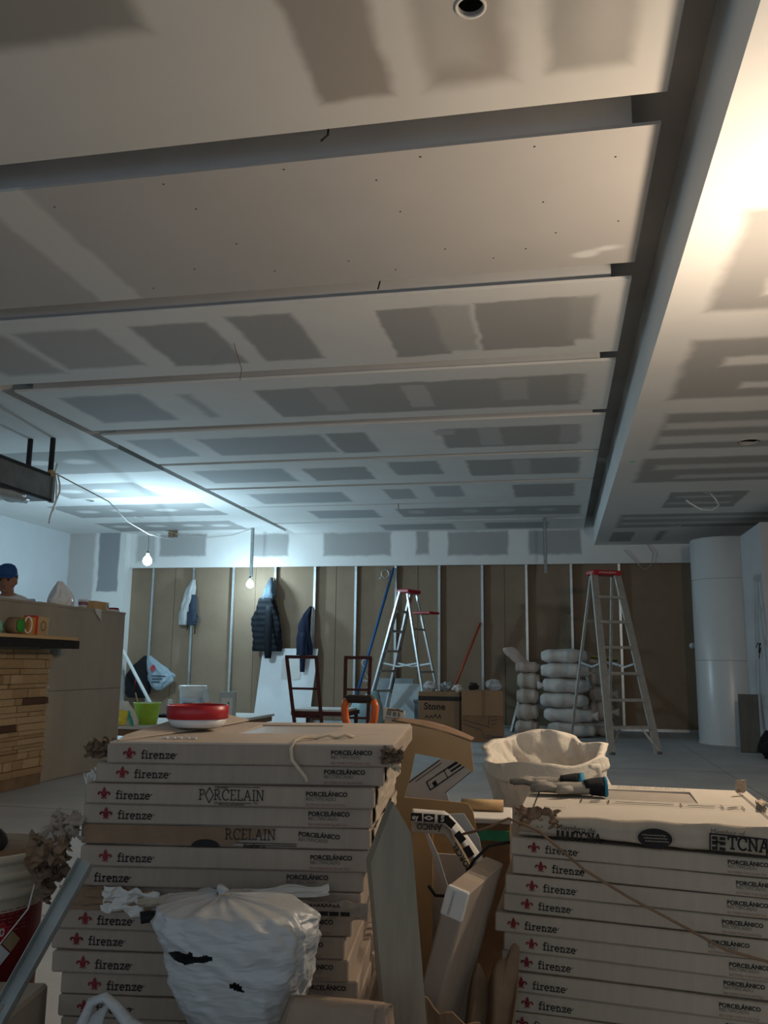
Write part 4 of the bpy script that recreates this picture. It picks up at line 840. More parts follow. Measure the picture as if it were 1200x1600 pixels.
for s in (-1, 1):
    ball(hp_(s*.082, .005, -.015), .028, (.35, .8, 1.2), TL)
    limb([(s*.17, 0, 1.52), (s*.24, -.03, 1.30), (s*.25, -.06, 1.14), (s*.22, -.20, 1.04), (s*.18, -.30, 1.02)], [.062, .052, .045, .04, .03])
    ball((s*.175, -.335, 1.015), .042, (.95, 1.15, .45))
    for q in range(4): limb([(s*.175+(q-1.5)*.019, -.36, 1.015), (s*.175+(q-1.5)*.021, -.40, 1.012), (s*.175+(q-1.5)*.021, -.425+.008*abs(q-1.5), .995)], [.0095, .009, .0075])
    limb([(s*.175-s*.03, -.325, 1.01), (s*.175-s*.058, -.35, 1.0), (s*.175-s*.065, -.375, .995)], [.011, .010, .008])
    limb([(s*.09, 0, .95), (s*.10, -.01, .52), (s*.10, .01, .10)], [.095, .068, .048]); ball((s*.10, -.06, .045), .05, (.9, 2.4, .9))
bmesh.ops.recalc_face_normals(bm, faces=bm.faces[:])
b_ = obj('body', bm, m_skin, t, smooth=True); rm = b_.modifiers.new('fuse', 'REMESH'); rm.mode = 'VOXEL'; rm.voxel_size = .008; rm.use_smooth_shade = True
bm = bmesh.new(); tube_bm(bm, [(0, 0, .95), (0, 0, 1.15), (0, 0, 1.38), (0, -.02, 1.53), (0, -.035, 1.585)], [.165, .158, .178, .150, .085], 18)
q = bmesh.ops.create_icosphere(bm, subdivisions=3, radius=.13)
for v in q['verts']: v.co = Vector((v.co.x*1.62, v.co.y*.9, v.co.z*.85+1.49))
for s in (-1, 1): tube_bm(bm, [(s*.16, 0, 1.53), (s*.242, -.03, 1.30), (s*.255, -.06, 1.18)], [.078, .07, .068], 14)
o = obj('shirt', bm, m_shirt, t, smooth=True); rm = o.modifiers.new('fuse', 'REMESH'); rm.mode = 'VOXEL'; rm.voxel_size = .012; rm.use_smooth_shade = True
bm = bmesh.new(); tube_bm(bm, [(0, 0, .88), (0, 0, 1.06)], [.16, .155], 18)
for s in (-1, 1): tube_bm(bm, [(s*.09, 0, .95), (s*.10, -.01, .52), (s*.10, .01, .08)], [.108, .08, .07], 14)
obj('trousers', bm, m_denim, t, smooth=True)
cp = bpy.data.objects.new('cap', None); C.objects.link(cp); cp.parent = t; cp.location = hc; cp.rotation_euler = (TL, 0, 0)
bpy.data.objects.remove(cp)
m_cap = mat('blue_cap_cloth', (.025, .085, .24), .85, .12, 14, .2, 80)
o = lathe('cap', [(.104, .035), (.106, .06), (.100, .095), (.078, .128), (.04, .145), (.001, .148)], m_cap, t, 28, hc, (TL, 0, 0), cap=False); o.scale = (.83, 1.0, 1)
sheet('cap_visor', lambda u, v: (.085*(2*u-1)*(1-.25*v), -.085-.060*v*math.sqrt(max(0, 1-.6*(2*u-1)**2))-.02*(1-(2*u-1)**2), .055-.012*v-.015*(2*u-1)**2), 14, 5, m_cap, t, .004, hc, (TL, 0, 0))
for s in (-1, 1):
    o = lathe('eye', [(.011, 0), (.008, .006), (.001, .008)], m_dark, t, 12, hp_(s*.034, -.094, .012), (PI/2+TL, 0, 0), cap=False)
    tube('eyebrow', [hp_(s*.016, -.106, .034), hp_(s*.036, -.104, .039), hp_(s*.055, -.094, .032)], .005, m_dark, t, 6)
tube('mouth', [hp_(-.022, -.104, -.062), hp_(0, -.110, -.060), hp_(.022, -.104, -.062)], .004, mat('lips', (.20, .07, .055), .6, 0), t, 6)
loft('hair', [(0, .03, -.04, .075, .075), (0, .03, 0, .088, .082), (0, .02, .04, .090, .09)], m_dark, t, 20, .05, 9, loc=hc, rot=(TL, 0, 0), sub=2)

# ------------------------------------------------------------ hanging steel frame at the left ceiling, cables
t = thing('hanging_duct_frame', 'grey metal channel frame hanging from the left ceiling', 'metal frame')
m_duct = mat('scuffed_sheet_metal', (.20, .195, .185), .45, .22, 5, .05, 20, metal=.45)
for x in (-5.08, -5.34):
    for y in (7.86, 5.6): box('post', x-.022, x+.022, y-.015, y+.015, 2.62, 3.26, m_steel_dark, t)
box('side_channel', -5.06, -5.055, 4.2, 7.88, 2.60, 2.86, m_duct, t); box('side_channel', -5.365, -5.36, 4.2, 7.88, 2.60, 2.86, m_duct, t)
box('end_plate', -5.36, -5.06, 7.875, 7.88, 2.60, 2.80, m_duct, t)
bm = bmesh.new()
for x in (-5.06, -5.36):
    for z in (2.60, 2.86): bx(bm, x-.014, x+.016, 4.2, 7.90, z-.014, z+.014)
obj('edge_angle', bm, m_steel_dark, t); box('corner_post', -5.075, -5.04, 7.86, 7.90, 2.58, 2.87, m_galvdull, t); box('bottom_sheet', -5.36, -5.06, 4.2, 7.88, 2.602, 2.606, m_galvdull, t)
loft('plastic_wrap', [(0, 0, -.35, .05, .03), (0, 0, -.2, .12, .05), (0, 0, .1, .13, .045), (0, 0, .35, .05, .02)], MATS['white_thin_plastic'], t, 20, .4, 9, .2, 5, loc=(-5.2, 7.3, 2.57), rot=(PI/2, 0, 0), sub=4)
o = wad('foam_blob', 'x', (0, 0, 0), .035, m_wood, 2.); o.parent = t; o.location = (-5.06, 7.84, 2.88)
for k_ in ('label', 'category'): del o[k_]
wire('cable', 'pale cable strung from the metal frame to the ceiling past the left bulb', [(-5.06, 7.86, 2.90), (-5.04, 9.0, 2.80), (-5.32, 10.0, 2.735), (-5.52, 11.0, 2.725), (-5.95, 12.4, 2.88), (-6.5, 13.8, 3.07), (-6.62, 14.1, 3.26)], .007, MATS['beige_cable'])
wire('cable_end', 'white cable end dangling long from the hanging metal frame', [(-5.04, 7.84, 2.88), (-4.96, 7.80, 2.86), (-4.90, 7.76, 2.74), (-4.89, 7.75, 2.66), (-4.93, 7.75, 2.55), (-4.97, 7.75, 2.42), (-4.98, 7.75, 2.34)], .010, m_whiteplastic)
wire('cable_end', 'short white cable end dangling by the metal frame corner', [(-5.05, 7.92, 3.0), (-5.07, 7.92, 2.9), (-5.04, 7.92, 2.8), (-5.03, 7.92, 2.6), (-5.05, 7.92, 2.50)], .009, m_whiteplastic)
wire('ceiling_cable', 'loose thin cable lying along the back wall header by the left bulb', [(-6.7, 13.95, 3.25), (-6.4, 14.0, 3.16), (-6.0, 14.1, 3.13), (-5.5, 14.1, 3.17), (-5.12, 13.95, 3.25)], .006, MATS['beige_cable'])
box('junction_bracket', -6.66, -6.50, 14.0, 14.04, 3.14, 3.26, m_brown); tag(bpy.data.objects['junction_bracket'], 'small brown bracket fixed under the left ceiling near the back wall', 'bracket')

# ------------------------------------------------------------ low table of boards with building supplies
t = thing('low_table', 'low table topped with white boards beyond the end of the bar counter', 'table', (-4.13, 9.35, 0))
box('board', -.62, .62, -1.33, .02, .335, .36, m_paper, t, .003); box('board', -.60, .62, .03, 1.33, .33, .36, m_paper, t, .003); box('edge_frame', -.58, .60, -1.3, 1.30, .27, .33, m_brown, t)
for x in (-.52, .52):
    for y in (-1.2, 1.2): box('leg', x-.03, x+.03, y-.03, y+.03, 0, .27, m_greywood, t)
t = thing('paint_bucket', 'white lidded plastic bucket on the low white table', 'bucket', (-4.28, 9.9, .36))
lathe('pail', [(.001, 0), (.138, 0), (.154, .285), (.160, .287), (.160, .305), (.156, .308)], m_whiteplastic, t, 32, cap=False)
lathe('lid', [(.162, .300), (.166, .302), (.166, .345), (.160, .352), (.150, .346), (.001, .346)], m_whiteplastic, t, 32, cap=False); lathe('label', [(.1425, .06), (.151, .21)], mat('pale_blue_label', (.52, .60, .68), .6, .1, 20), t, 32, cap=False); box('label_mark', -.05, .06, -.156, -.148, .13, .155, mat('navy_print', (.04, .06, .14), .7, 0), t)
t = thing('water_bottle', 'clear plastic bottle with an orange label on the low white table', 'bottle', (-4.04, 9.75, .36)); m_clear = mat('clear_plastic', (.62, .68, .72), .15, .04, 9, spec=.6, alpha=.45)
lathe('bottle', [(.001, 0), (.044, 0), (.048, .02), (.048, .20), (.042, .25), (.016, .31), (.016, .325)], m_clear, t, 20, cap=False); lathe('label', [(.0488, .10), (.0488, .165)], mat('orange_label', (.75, .25, .10), .6, .1, 20), t, 20, cap=False); lathe('cap', [(.018, .32), (.018, .345), (.001, .345)], m_whiteplastic, t, 14, cap=False)
t = thing('spray_can', 'small blue and white can beside the white bucket', 'can', (-4.48, 9.72, .36)); lathe('can', [(.001, 0), (.040, 0), (.042, .01), (.042, .12), (.03, .14)], mat('blue_can', (.03, .12, .28), .4, .1, 10), t, 18, cap=False); lathe('can_top', [(.03, .14), (.026, .19), (.001, .193)], m_whiteplastic, t, 18, cap=False)
t = thing('display_card', 'grey box card with a white leaflet standing on the low table', 'box', (-3.80, 9.8, .36), (0, 0, .1)); box('carton_body', -.10, .10, -.03, .03, 0, .29, mat('grey_card', (.40, .42, .41), .7, .06, 9), t, .003); box('leaflet', -.06, .07, -.034, -.031, .01, .22, m_paper, t); box('leaflet_mark', .01, .035, -.0352, -.034, .14, .175, mat('green_mark', (.08, .3, .2), .7, 0), t)
t = thing('mixing_bucket', 'lime green mixing bucket with a stick on the low table', 'bucket', (-4.13, 8.42, .36)); m_lime = mat('lime_plastic', (.38, .58, .06), .5, .16, 8)
lathe('pail', [(.001, 0), (.105, 0), (.135, .205), (.142, .207), (.142, .215), (.133, .215), (.102, .01), (.001, .01)], m_lime, t, 32, cap=False); tube('stir_stick', [(-.05, 0, .02), (-.15, .02, .31)], .007, m_wood, t, 6); loft('mix', [(0, 0, .17, .11, .11), (0, 0, .21, .07, .07)], m_conc, t, 20, .3, 9)
t = thing('plaster_bag', 'yellow and white plaster bag slumped beside the lime bucket', 'bag', (-4.24, 8.17, .36)); loft('bag_body', [(0, 0, 0, .145, .07), (0, 0, .05, .14, .07), (-.01, 0, .13, .11, .05), (-.03, 0, .20, .07, .03), (-.02, 0, .235, .045, .015)], m_paper, t, 30, .18, 8, .06, 5, sub=4)
ragged('yellow_print', .13, .14, mat('yellow_print', (.68, .55, .06), .6, .12, 14), t, (.0, -.085, .085), (-.2, .2, 0), 3., .012); ragged('green_print', .03, .16, mat('teal_print', (.06, .42, .33), .6, .1, 9), t, (.10, -.08, .075), (-.2, -.5, 0), 6., .01)
tag(wad('black_rag', 'small black rag on the low table behind the lime bucket', (-4.42, 9.45, .378), .05, m_blackcloth, 7., 'rag', (1.6, 1, .45)), None)

# ------------------------------------------------------------ along the back wall
def tie(o, label, cat): return tag(o, label, cat)
t = thing('white_board', 'white board leaning against the studs below the jackets', 'panel', (-4.54, 14.20, 0), (math.radians(-7), 0, 0))
poly('panel_sheet', [(-.5, 0), (.47, 0), (.56, 1.24), (-.42, 1.24)], .02, mat('white_laminate', (.70, .71, .71), .4, .03, 3, spec=.5), t)
box('taped_paper', -.06, .28, -.006, -.004, .72, 1.06, m_paper, t, loc=(0, -.003, 0))
m_jack = mat('black_quilted_nylon', (.008, .010, .013), .7, .2, 18, .4, 60, spec=.15); m_navy = mat('navy_cloth', (.005, .010, .030), .8, .15, 20, .2, 80); m_greyblue = mat('grey_blue_fleece', (.06, .085, .105), .9, .12, 20, .2, 60)
t = thing('hanging_jacket', 'black quilted jacket with grey hood hanging on a stud', 'jacket', (-4.87, 14.22, 0), (0, 0, .05))
rw = []
for i in range(19):
    z = 1.18+i*.05; f_ = i/18; rw.append((.01-.02*f_, 0, z, (.235-.02*f_-.13*max(0, f_-.6)*1.6)*(1+.05*(i % 2)), .085*(1+.10*(i % 2))))
loft('jacket_body', rw, m_jack, t, 48, .16, 5, .16, 5, 1., .75, sub=3); loft('hood', [(.0, 0, 2.02, .12, .08), (.03, -.01, 2.12, .125, .08), (.03, 0, 2.25, .09, .07), (.03, .08, 2.36, .05, .05), (.02, .16, 2.45, .02, .03)], m_greyblue, t, 32, .22, 7, .18, 5, sub=5)
loft('sleeve', [(.06, -.05, 1.06, .055, .045), (.06, -.06, 1.25, .07, .055), (.06, -.06, 1.55, .08, .06), (.05, -.03, 1.95, .085, .06)], m_jack, t, 20, .08, 9, .06, 3, 2., sub=4)
t = thing('hanging_jacket', 'dark navy jacket hanging beside the quilted jacket', 'jacket', (-4.2, 14.25, 0))
loft('jacket_body', [(0, 0, 1.12, .13, .06), (0, 0, 1.3, .125, .065), (0, 0, 1.6, .105, .06), (.03, .02, 1.8, .07, .055), (.07, .12, 1.95, .02, .03)], m_navy, t, 36, .2, 6, .2, 5, 3., sub=7)
loft('sleeve', [(-.01, -.03, .84, .04, .035), (-.01, -.04, 1.1, .05, .045), (0, -.04, 1.5, .055, .045)], m_navy, t, 16, .1, 9, sub=4)
t = thing('hanging_backpack', 'grey and navy backpack hanging on a stud under the left bulb', 'backpack', (-6.32, 14.355, 0))
loft('pack_body', [(-.10, -.02, 1.62, .10, .06), (-.09, -.02, 1.75, .11, .08), (-.06, -.02, 2.0, .105, .08), (-.01, -.01, 2.25, .085, .06), (.02, .02, 2.42, .03, .03)], mat('pale_grey_cloth', (.42, .42, .41), .9, .1, 14, .2, 60), t, 40, .25, 7, .2, 5, 1., sub=7)
loft('pack_flap', [(.05, -.05, 1.62, .10, .05), (.06, -.06, 1.75, .09, .05), (.05, -.06, 1.95, .07, .045), (.05, -.03, 2.15, .05, .04)], mat('slate_cloth', (.035, .048, .07), .9, .1, 14, .2, 60), t, 36, .22, 8, .2, 4, 2., sub=7)
tube('strap', [(.05, -.08, 1.66), (.14, -.09, 1.68), (.17, -.07, 1.76), (.13, -.05, 1.80)], .02, MATS['slate_cloth'], t, 8); tube('strap', [(.11, -.05, 1.68), (.12, -.06, 1.55), (.115, -.05, 1.46)], .010, m_blackcloth, t, 6); tube('strap', [(-.02, -.04, 1.66), (-.03, -.05, 1.53)], .009, m_blackcloth, t, 6)
t = thing('black_backpack', 'black backpack hanging low behind the white pole', 'backpack', (-7.2, 14.27, 0)); loft('pack_body', [(0, 0, .36, .17, .10), (0, 0, .45, .22, .12), (0, 0, .75, .22, .12), (.03, .02, .92, .13, .09), (.10, .04, 1.08, .03, .04)], m_blackcloth, t, 28, .12, 8, .05, 5, 2., .8, sub=4); tube('red_zip', [(.0, -.125, .50), (.01, -.13, .62), (.02, -.125, .70)], .007, mat('red_zip', (.35, .03, .03), .6, 0), t, 6); tube('strap', [(.02, -.08, .42), (.03, -.08, .30)], .012, m_blackcloth, t, 6)
t = thing('shopping_bag', 'pale plastic shopping bag with a red mark hanging by the white pole', 'bag', (-6.78, 14.16, 0)); m_sbag = mat('pale_blue_plastic', (.30, .38, .43), .4, .12, 9, .2, 30, spec=.5)
poly_rows = [(.02, 0, .50, .05, .03), (.03, 0, .56, .13, .07), (.06, 0, .66, .22, .085), (.07, 0, .76, .235, .08), (-.03, 0, .88, .17, .055), (-.12, 0, .98, .10, .035), (-.20, .03, 1.08, .035, .02)]
loft('bag_body', poly_rows, m_sbag, t, 44, .2, 9, .14, 7, 4., sub=6)
o = lathe('red_mark', [(.06, 0), (.001, 0)], mat('red_mark', (.40, .04, .06), .6, .1, 9), t, 20, (-.06, -.095, .87), (PI/2-.35, 0, 0), cap=False); o.scale = (.75, 1, 1)
bm = bmesh.new(); strokes_bm(bm, [[(0, 0), (.24, .02)], [(.02, -.05), (.2, -.03)], [(.02, -.10), (.16, -.085)]], .02); obj('lettering', bm, mat('dark_print', (.05, .07, .10), .7, 0), t, (-.07, -.102, .74), (PI/2, .1, 0))
tie(tube('white_pole', [(-7.60, 13.9, 1.58), (-6.50, 13.75, .0)], .028, m_whiteplastic, n=12), 'white plastic pole leaning diagonally by the left pier', 'pole')
tie(tube('blue_pole', [(-2.69, 14.36, 2.60), (-3.34, 13.95, 0)], .022, mat('blue_paint', (.02, .10, .26), .5, .12, 8), n=10), 'blue pole leaning against the studs behind the rusty frame', 'pole')
tie(tube('red_pole', [(-1.23, 14.37, 1.68), (-1.88, 14.0, 0)], .020, mat('orange_red_paint', (.42, .07, .03), .5, .12, 8), n=10), 'orange red pole leaning on a stud above the cardboard box', 'pole')
t = thing('wire_ring', 'small coil of pale wire hung on the back wall', 'wire coil', (-2.86, 14.46, 2.51)); tube('coil', [(.065*math.cos(a), 0, .07*math.sin(a)) for a in [i*PI/10 for i in range(20)]], .009, m_galv, t, 6, True); tube('tail', [(-.05, 0, -.04), (-.10, -.01, -.09)], .008, m_galv, t, 6); tube('hook', [(0, 0, .07), (0, .06, .08)], .004, m_galv, t, 6)
t = thing('cable_coil', 'tangled pale cable hanging beside the blue pole', 'cable'); tube('loops', [(-3.12+.05*math.cos(a*2.1)+.01*a*.3, 14.12+.01*a*.1, 1.05-.045*a+.05*math.sin(a*1.7)) for a in [i*.5 for i in range(20)]], .007, m_whiteplastic, t, 5)
# rusty trestle frames with boards on them
def trestle(lab, x0, x1, dx0, dx1, y, yr):
    t = thing('steel_trestle', lab, 'trestle', (0, 0, 0), group='rusty steel trestle frames')
    s = .018; zt = 1.065
    tube('leg', [(x0, y, zt), (x0+dx0, y, 0)], 0, m_rust, t, sq=(s, s)); tube('leg', [(x1, y, zt), (x1+dx1, y, 0)], 0, m_rust, t, sq=(s, s))
    tube('top_rail', [(x0-.015, y, zt), (x1+.015, y, zt)], 0, m_rust, t, sq=(.02, .02))
    k = .36; tube('cross_rail', [(x0+dx0*k, y, zt*(1-k)+.0), (x1+dx1*k, y, zt*(1-k))], 0, m_rust, t, sq=(.014, .014)); tube('low_rail', [(x0+dx0*.66, y+.03, .345), (x1+dx1*.66, y+.03, .345)], 0, m_rust, t, sq=(.014, .014)); 
    return t
trestle('rusty steel trestle frame in front of the white panel', -3.30, -2.92, .17, .12, 10.45, 11.2); trestle('rusty steel trestle frame in front of the blue pole', -2.545, -2.235, 0, -.03, 10.45, 11.2)
t = thing('trestle_boards', 'stack of white-topped boards resting on the rusty trestle rails', 'boards', (-2.87, 10.72, 0)); box('lower_board', -.36, .36, -.248, .40, .36, .41, m_rust, t, .003)
for x in (-.32, .32): box('rear_support', x-.02, x+.02, .35, .39, 0, .36, m_rust, t)
box('upper_board', -.34, .33, -.245, .38, .41, .435, m_paper, t, .003)
# cardboard boxes with tools
m_kcard = mat('kraft_carton', (.26, .155, .085), .85, .1, 4, .08, 80)
t = thing('cardboard_box', 'tall brown cardboard box with a taped flap beside the silver ladder', 'box', (-.98, 11.9, 0), (0, 0, .08)); box('carton_body', -.29, .26, -.22, .22, 0, .66, m_kcard, t, .006); box('front_flap', -.285, .255, -.228, -.222, .34, .655, mat('light_kraft_carton', (.33, .205, .12), .85, .08, 4), t, .002); box('tape', -.03, .02, -.2295, -.2285, .34, .655, m_kcard, t)
text('lettering', 'Stone', .075, m_dimblack, t, (.06, -.2225, .05), bold=.002); bm = bmesh.new(); strokes_bm(bm, [[(0, .09), (.03, .02), (.07, .02), (.07, .06), (.045, .06)], [(-.25, .25), (.1, .16)], [(.10, .33), (.07, .17)], [(.12, .30), (.2, .31)], [(.12, .25), (.2, .26)], [(.12, .20), (.18, .21)], [(-.25, .20), (.0, .12)]], .012); obj('print_marks', bm, m_dimblack, t, (-.02, -.2235, .03), (PI/2, 0, 0))
t = thing('cardboard_box', 'worn brown box behind the silver ladder legs', 'box', (-1.60, 12.35, 0), (0, 0, -.06)); box('carton_body', -.30, .28, -.2, .2, 0, .62, m_kcard, t, .006); text('lettering', 'Stone', .13, m_black, t, (-.22, -.2015, .38), bold=.003); scribble('lettering', 4, .06, .06, m_black, t, (-.20, -.2015, .26), .012); box('tape', -.301, .281, -.201, .201, .50, .56, m_dark, t)
for i, (x, y, z, s, mm) in enumerate(((-1.54, 12.35, .685, .07, m_galvdull), (-1.38, 12.30, .672, .055, m_paper), (-1.76, 12.3, .69, .075, m_conc), (-.85, 11.9, .735, .075, MATS['clear_plastic']), (-1.12, 11.92, .71, .055, m_dark))):
    wad('tool_bundle', ['grey metal tool bundle on the worn brown box', 'white crumpled wrapper on the worn brown box', 'dusty grey bundle on the worn brown box', 'clear plastic bag standing on the tall brown box', 'dark rag on the tall brown box'][i], (x, y, z), s, mm, i*2.3, 'bundle', (1.2, .9, .9))
# pale tiles and buckets leaning behind the ladder
t = thing('leaning_slab', 'pale stone slab leaning on the wall behind the silver ladder', 'slab', (-2.32, 13.6, 0), (math.radians(-12), 0, 0)); box('slab_body', -.28, .28, -.02, .02, 0, .70, mat('pale_slab', (.50, .55, .56), .6, .14, 5), t, .006)
t = thing('leaning_slab', 'grey stone slab stacked behind the pale slab', 'slab', (-2.55, 13.75, 0), (math.radians(-12), 0, .1)); box('slab_body', -.30, .30, -.02, .02, 0, .78, mat('grey_slab', (.28, .31, .32), .6, .2, 6), t, .006)
t = thing('grey_crate', 'low grey crate behind the silver ladder', 'crate', (-1.98, 13.75, 0)); box('crate_body', -.22, .2, -.15, .15, 0, .42, mat('grey_plastic', (.16, .18, .19), .6, .1, 6), t, .01); box('crate_rim', -.235, .215, -.165, .165, .40, .45, MATS['grey_plastic'], t, .006)
t = thing('plastic_sheet', 'pale teal plastic sheet bundled under the rusty frame', 'plastic sheet', (-2.62, 11.9, 0)); loft('bundle', [(0, 0, 0, .24, .2), (0, 0, .25, .25, .2), (.04, 0, .45, .20, .14), (.14, 0, .62, .06, .05)], mat('teal_plastic', (.25, .38, .40), .4, .1, 8), t, 24, .3, 7, .1, 5, sub=3)

# ------------------------------------------------------------ step ladders
def stepladder(lab, loc, rz, Hh, wb_, wt, spread, nst, mr, ms_, tray=None, badge=False, red='red'):
    t = thing('step_ladder', lab, 'ladder', loc, (0, 0, rz))
    yt = 0.
    for s in (-1, 1):
        bm = bmesh.new(); tube_bm(bm, [(s*wb_/2, -spread*.55, .0), (s*wt/2, yt-.05, Hh-.02)], 0, sq=(.014, .045)); bmesh.ops.recalc_face_normals(bm, faces=bm.faces[:]); obj('front_rail', bm, mr, t)
        tube('rear_rail', [(s*wb_*.46, spread*.45, 0), (s*wt*.46, yt+.06, Hh-.05)], 0, m_aludull if mr is m_aludull else m_alu, t, sq=(.013, .016))
        k = .48; tube('spreader', [(s*(wb_*(1-k)+wt*k)*.5, -spread*.55*(1-k), Hh*k), (s*(wb_*(1-k)+wt*k)*.48, -.05, Hh*k-.05), (s*(wb_*(1-k)+wt*k)*.47, spread*.45*(1-k), Hh*k)], 0, m_galv, t, sq=(.004, .012))
        box('foot', -.02, .02, -.05, .05, 0, .03, m_sock, t, loc=(s*wb_/2, -spread*.55, 0))
    for i in range(nst):
        f_ = (i+1)/(nst+1); w_ = wb_*(1-f_)+wt*f_; y_ = -spread*.55*(1-f_)-.05*f_; z_ = Hh*f_
        box('step', -w_/2, w_/2, y_-.04, y_+.04, z_-.03, z_+.004, ms_, t, .002)
        if i == 0:
            for s in (-1, 1): tube('brace', [(s*w_*.25, y_, z_-.02), (s*(wb_/2-.005), -spread*.55+.0, .05)], 0, ms_, t, sq=(.004, .012))
    for f_ in (.12, .42, .72):
        w_ = (wb_*(1-f_)+wt*f_)*.46; y_ = spread*.45*(1-f_)+.06*f_; tube('rear_bar', [(-w_, y_, Hh*f_), (w_, y_, Hh*f_)], 0, m_aludull, t, sq=(.008, .014))
    box('top_cap', -wt/2-.035, wt/2+.035, -.11, .11, Hh-.04, Hh+.02, m_redplastic, t, .012)
    box('cap_lettering', -.001, .001, -.001, .001, 0, .001, m_paper, t) if False else scribble('cap_lettering', 7, .034, .026, m_paper, t, (-.12, -.1125, Hh-.022), .007)
    if tray: box('paint_shelf', -wt/2, wt/2, tray[0], tray[1], tray[2], tray[2]+.035, m_redplastic, t, .006)
    if badge:
        ang = math.atan2(-.05+spread*.55, Hh)
        def onrail(nm, f0, f1, m_, dz=.034):
            bm = bmesh.new(); P = lambda f_: Vector((-(wb_*(1-f_)+wt*f_)/2-.0155, -spread*.55*(1-f_)-.05*f_, Hh*f_))
            a_, b2 = P(f0), P(f1); vs = [bm.verts.new(p) for p in (a_+Vector((0, -dz, 0)), a_+Vector((0, dz, 0)), b2+Vector((0, dz, 0)), b2+Vector((0, -dz, 0)))]; bm.faces.new(vs); obj(nm, bm, m_, t)
        onrail('rail_badge', .26, .38, m_black, .032); onrail('rail_badge_lettering', .275, .365, m_paper, .008)
        onrail('rail_sticker', .56, .60, m_dimblack); onrail('rail_sticker', .72, .73, m_redplastic); onrail('rail_sticker', .78, .81, m_galvdull); onrail('rail_sticker', .84, .87, m_redplastic); onrail('rail_sticker', .89, .91, m_dimblack); onrail('rail_sticker', .93, .95, m_redplastic)
    return t
stepladder('tall dusty aluminium step ladder with red cap in front of the sandbags', (.60, 11.25, 0), math.radians(25), 2.17, .60, .32, 1.12, 6, m_aludull, m_aludull, None)
stepladder('silver aluminium step ladder with black badge and red paint shelf', (-2.22, 13.12, 0), math.radians(-112), 2.10, .54, .30, 1.15, 6, m_alu, m_aludull, (.16, .46, 1.74), True)
# ladder section leaning at the sandbags
t = thing('ladder_section', 'short aluminium ladder section standing behind the sandbag pile', 'ladder')
for x0, x1 in ((-.70, -.44), (.66, .40)): tube('rail', [(x0, 13.55, 0), (x1, 14.05, 1.05)], 0, m_aludull, t, sq=(.018, .03))
for f_ in (.07, .36, .65, .94): tube('rung', [(-.70+.26*f_, 13.55+.5*f_, 1.05*f_), (.66-.26*f_, 13.55+.5*f_, 1.05*f_)], 0, m_aludull, t, sq=(.014, .03))

# ------------------------------------------------------------ sandbag pile
m_sb = mat('white_sandbag', (.62, .60, .57), .75, .10, 7, .2, 60); m_sb2 = mat('beige_sandbag', (.50, .44, .38), .75, .10, 7, .2, 60); m_strap = mat('grey_strap', (.13, .14, .15), .7, 0)
def sandbag(lab, x, y, z, l, w, h, rz, m, seed, ears=True, grp='sandbags in the pile'):
    t = thing('sandbag', lab, 'sandbag', (x, y, z), (0, 0, rz), grp); pillow('bag_body', l, w, h, m, t, seed, amp=.11, rot=(0, .02*math.sin(seed*5), 0))
    if ears: loft('tied_end', [(0, 0, -.03, .05, .04), (0, 0, 0, .022, .022), (0, 0, .05, .05, .03), (0, 0, .09, .06, .018)], m, t, 14, .3, 10, .2, 4, seed, loc=(-l/2+.02 if seed % 2 < 1 else l/2-.02, -.13, h*.5), rot=(0, -PI/2 if seed % 2 < 1 else PI/2, 0), sub=2)
    return t
zz = 0; names = ['bottom', 'second', 'third', 'fourth', 'fifth', 'topmost']
hs = [.20, .205, .20, .215, .215, .20]
for i, h in enumerate(hs):
    sandbag('white woven sandbag, %s of the wide pile counted up from the floor' % names[i] if i not in (0, 5) else 'white woven sandbag, %s of the wide pile' % names[i], .10+[.07, .04, -.02, .01, .0, .0][i], 12.98+.03*(i % 2), zz, [.66, .70, .68, .66, .68, .66][i], .44, h*1.03, [.05, -.04, .03, .0, .04, -.03][i], m_sb, i*1.37+.2, i in (1, 3)); zz += h
zz = 0
for i, h in enumerate((.21, .23, .22, .23)):
    sandbag('beige sandbag end, %s of the narrow pile left of the wide pile' % ['lowest', 'second', 'third', 'uppermost'][i], -.455+.01*i, 13.16, zz, .33, .36, h*1.03, .06*i-.09, m_sb2, i*2.1+.4, False, 'sandbags in the narrow pile'); zz += h
t = sandbag('pinkish empty sandbag slung over the top of the narrow pile', -.44, 13.14, .885, .34, .26, .17, .1, mat('pink_beige_sandbag', (.48, .39, .34), .75, .1, 7, .2, 60), 4.4, False)
loft('loose_neck', [(0, 0, 0, .06, .05), (-.06, 0, .10, .09, .06), (-.14, 0, .22, .11, .06), (-.20, 0, .30, .10, .04), (-.22, 0, .33, .07, .03)], MATS['pink_beige_sandbag'], t, 20, .25, 9, .1, 5, 2., loc=(-.02, 0, .08), rot=(0, -.15, 0), sub=3)
zz = 0
for i, h in enumerate((.22, .26, .24, .30)):
    sandbag('dusty beige sandbag, %s of the pile right of the wide pile' % ['lowest', 'second', 'third', 'uppermost'][i], .63-.005*i, 13.28, zz, .34, .38, h*1.03, -.06, m_sb2, i*2+1.3, i in (1, 2), 'sandbags in the right pile'); zz += h
t = thing('folded_sack', 'green and yellow printed sack lying on the right sandbags', 'sack', (.665, 13.28, 1.03)); box('sack_body', -.2, .2, -.15, .15, 0, .05, m_sb2, t, .01, rot=(0, .12, 0)); box('green_print', -.19, .19, -.152, .1, .05, .085, mat('olive_print', (.10, .11, .03), .8, .3, 12), t, .01, rot=(0, .12, 0)); box('yellow_edge', -.18, .15, -.154, .1, .085, .10, mat('yellow_edge', (.5, .42, .06), .7, .1, 9), t, .006, rot=(0, .12, 0))
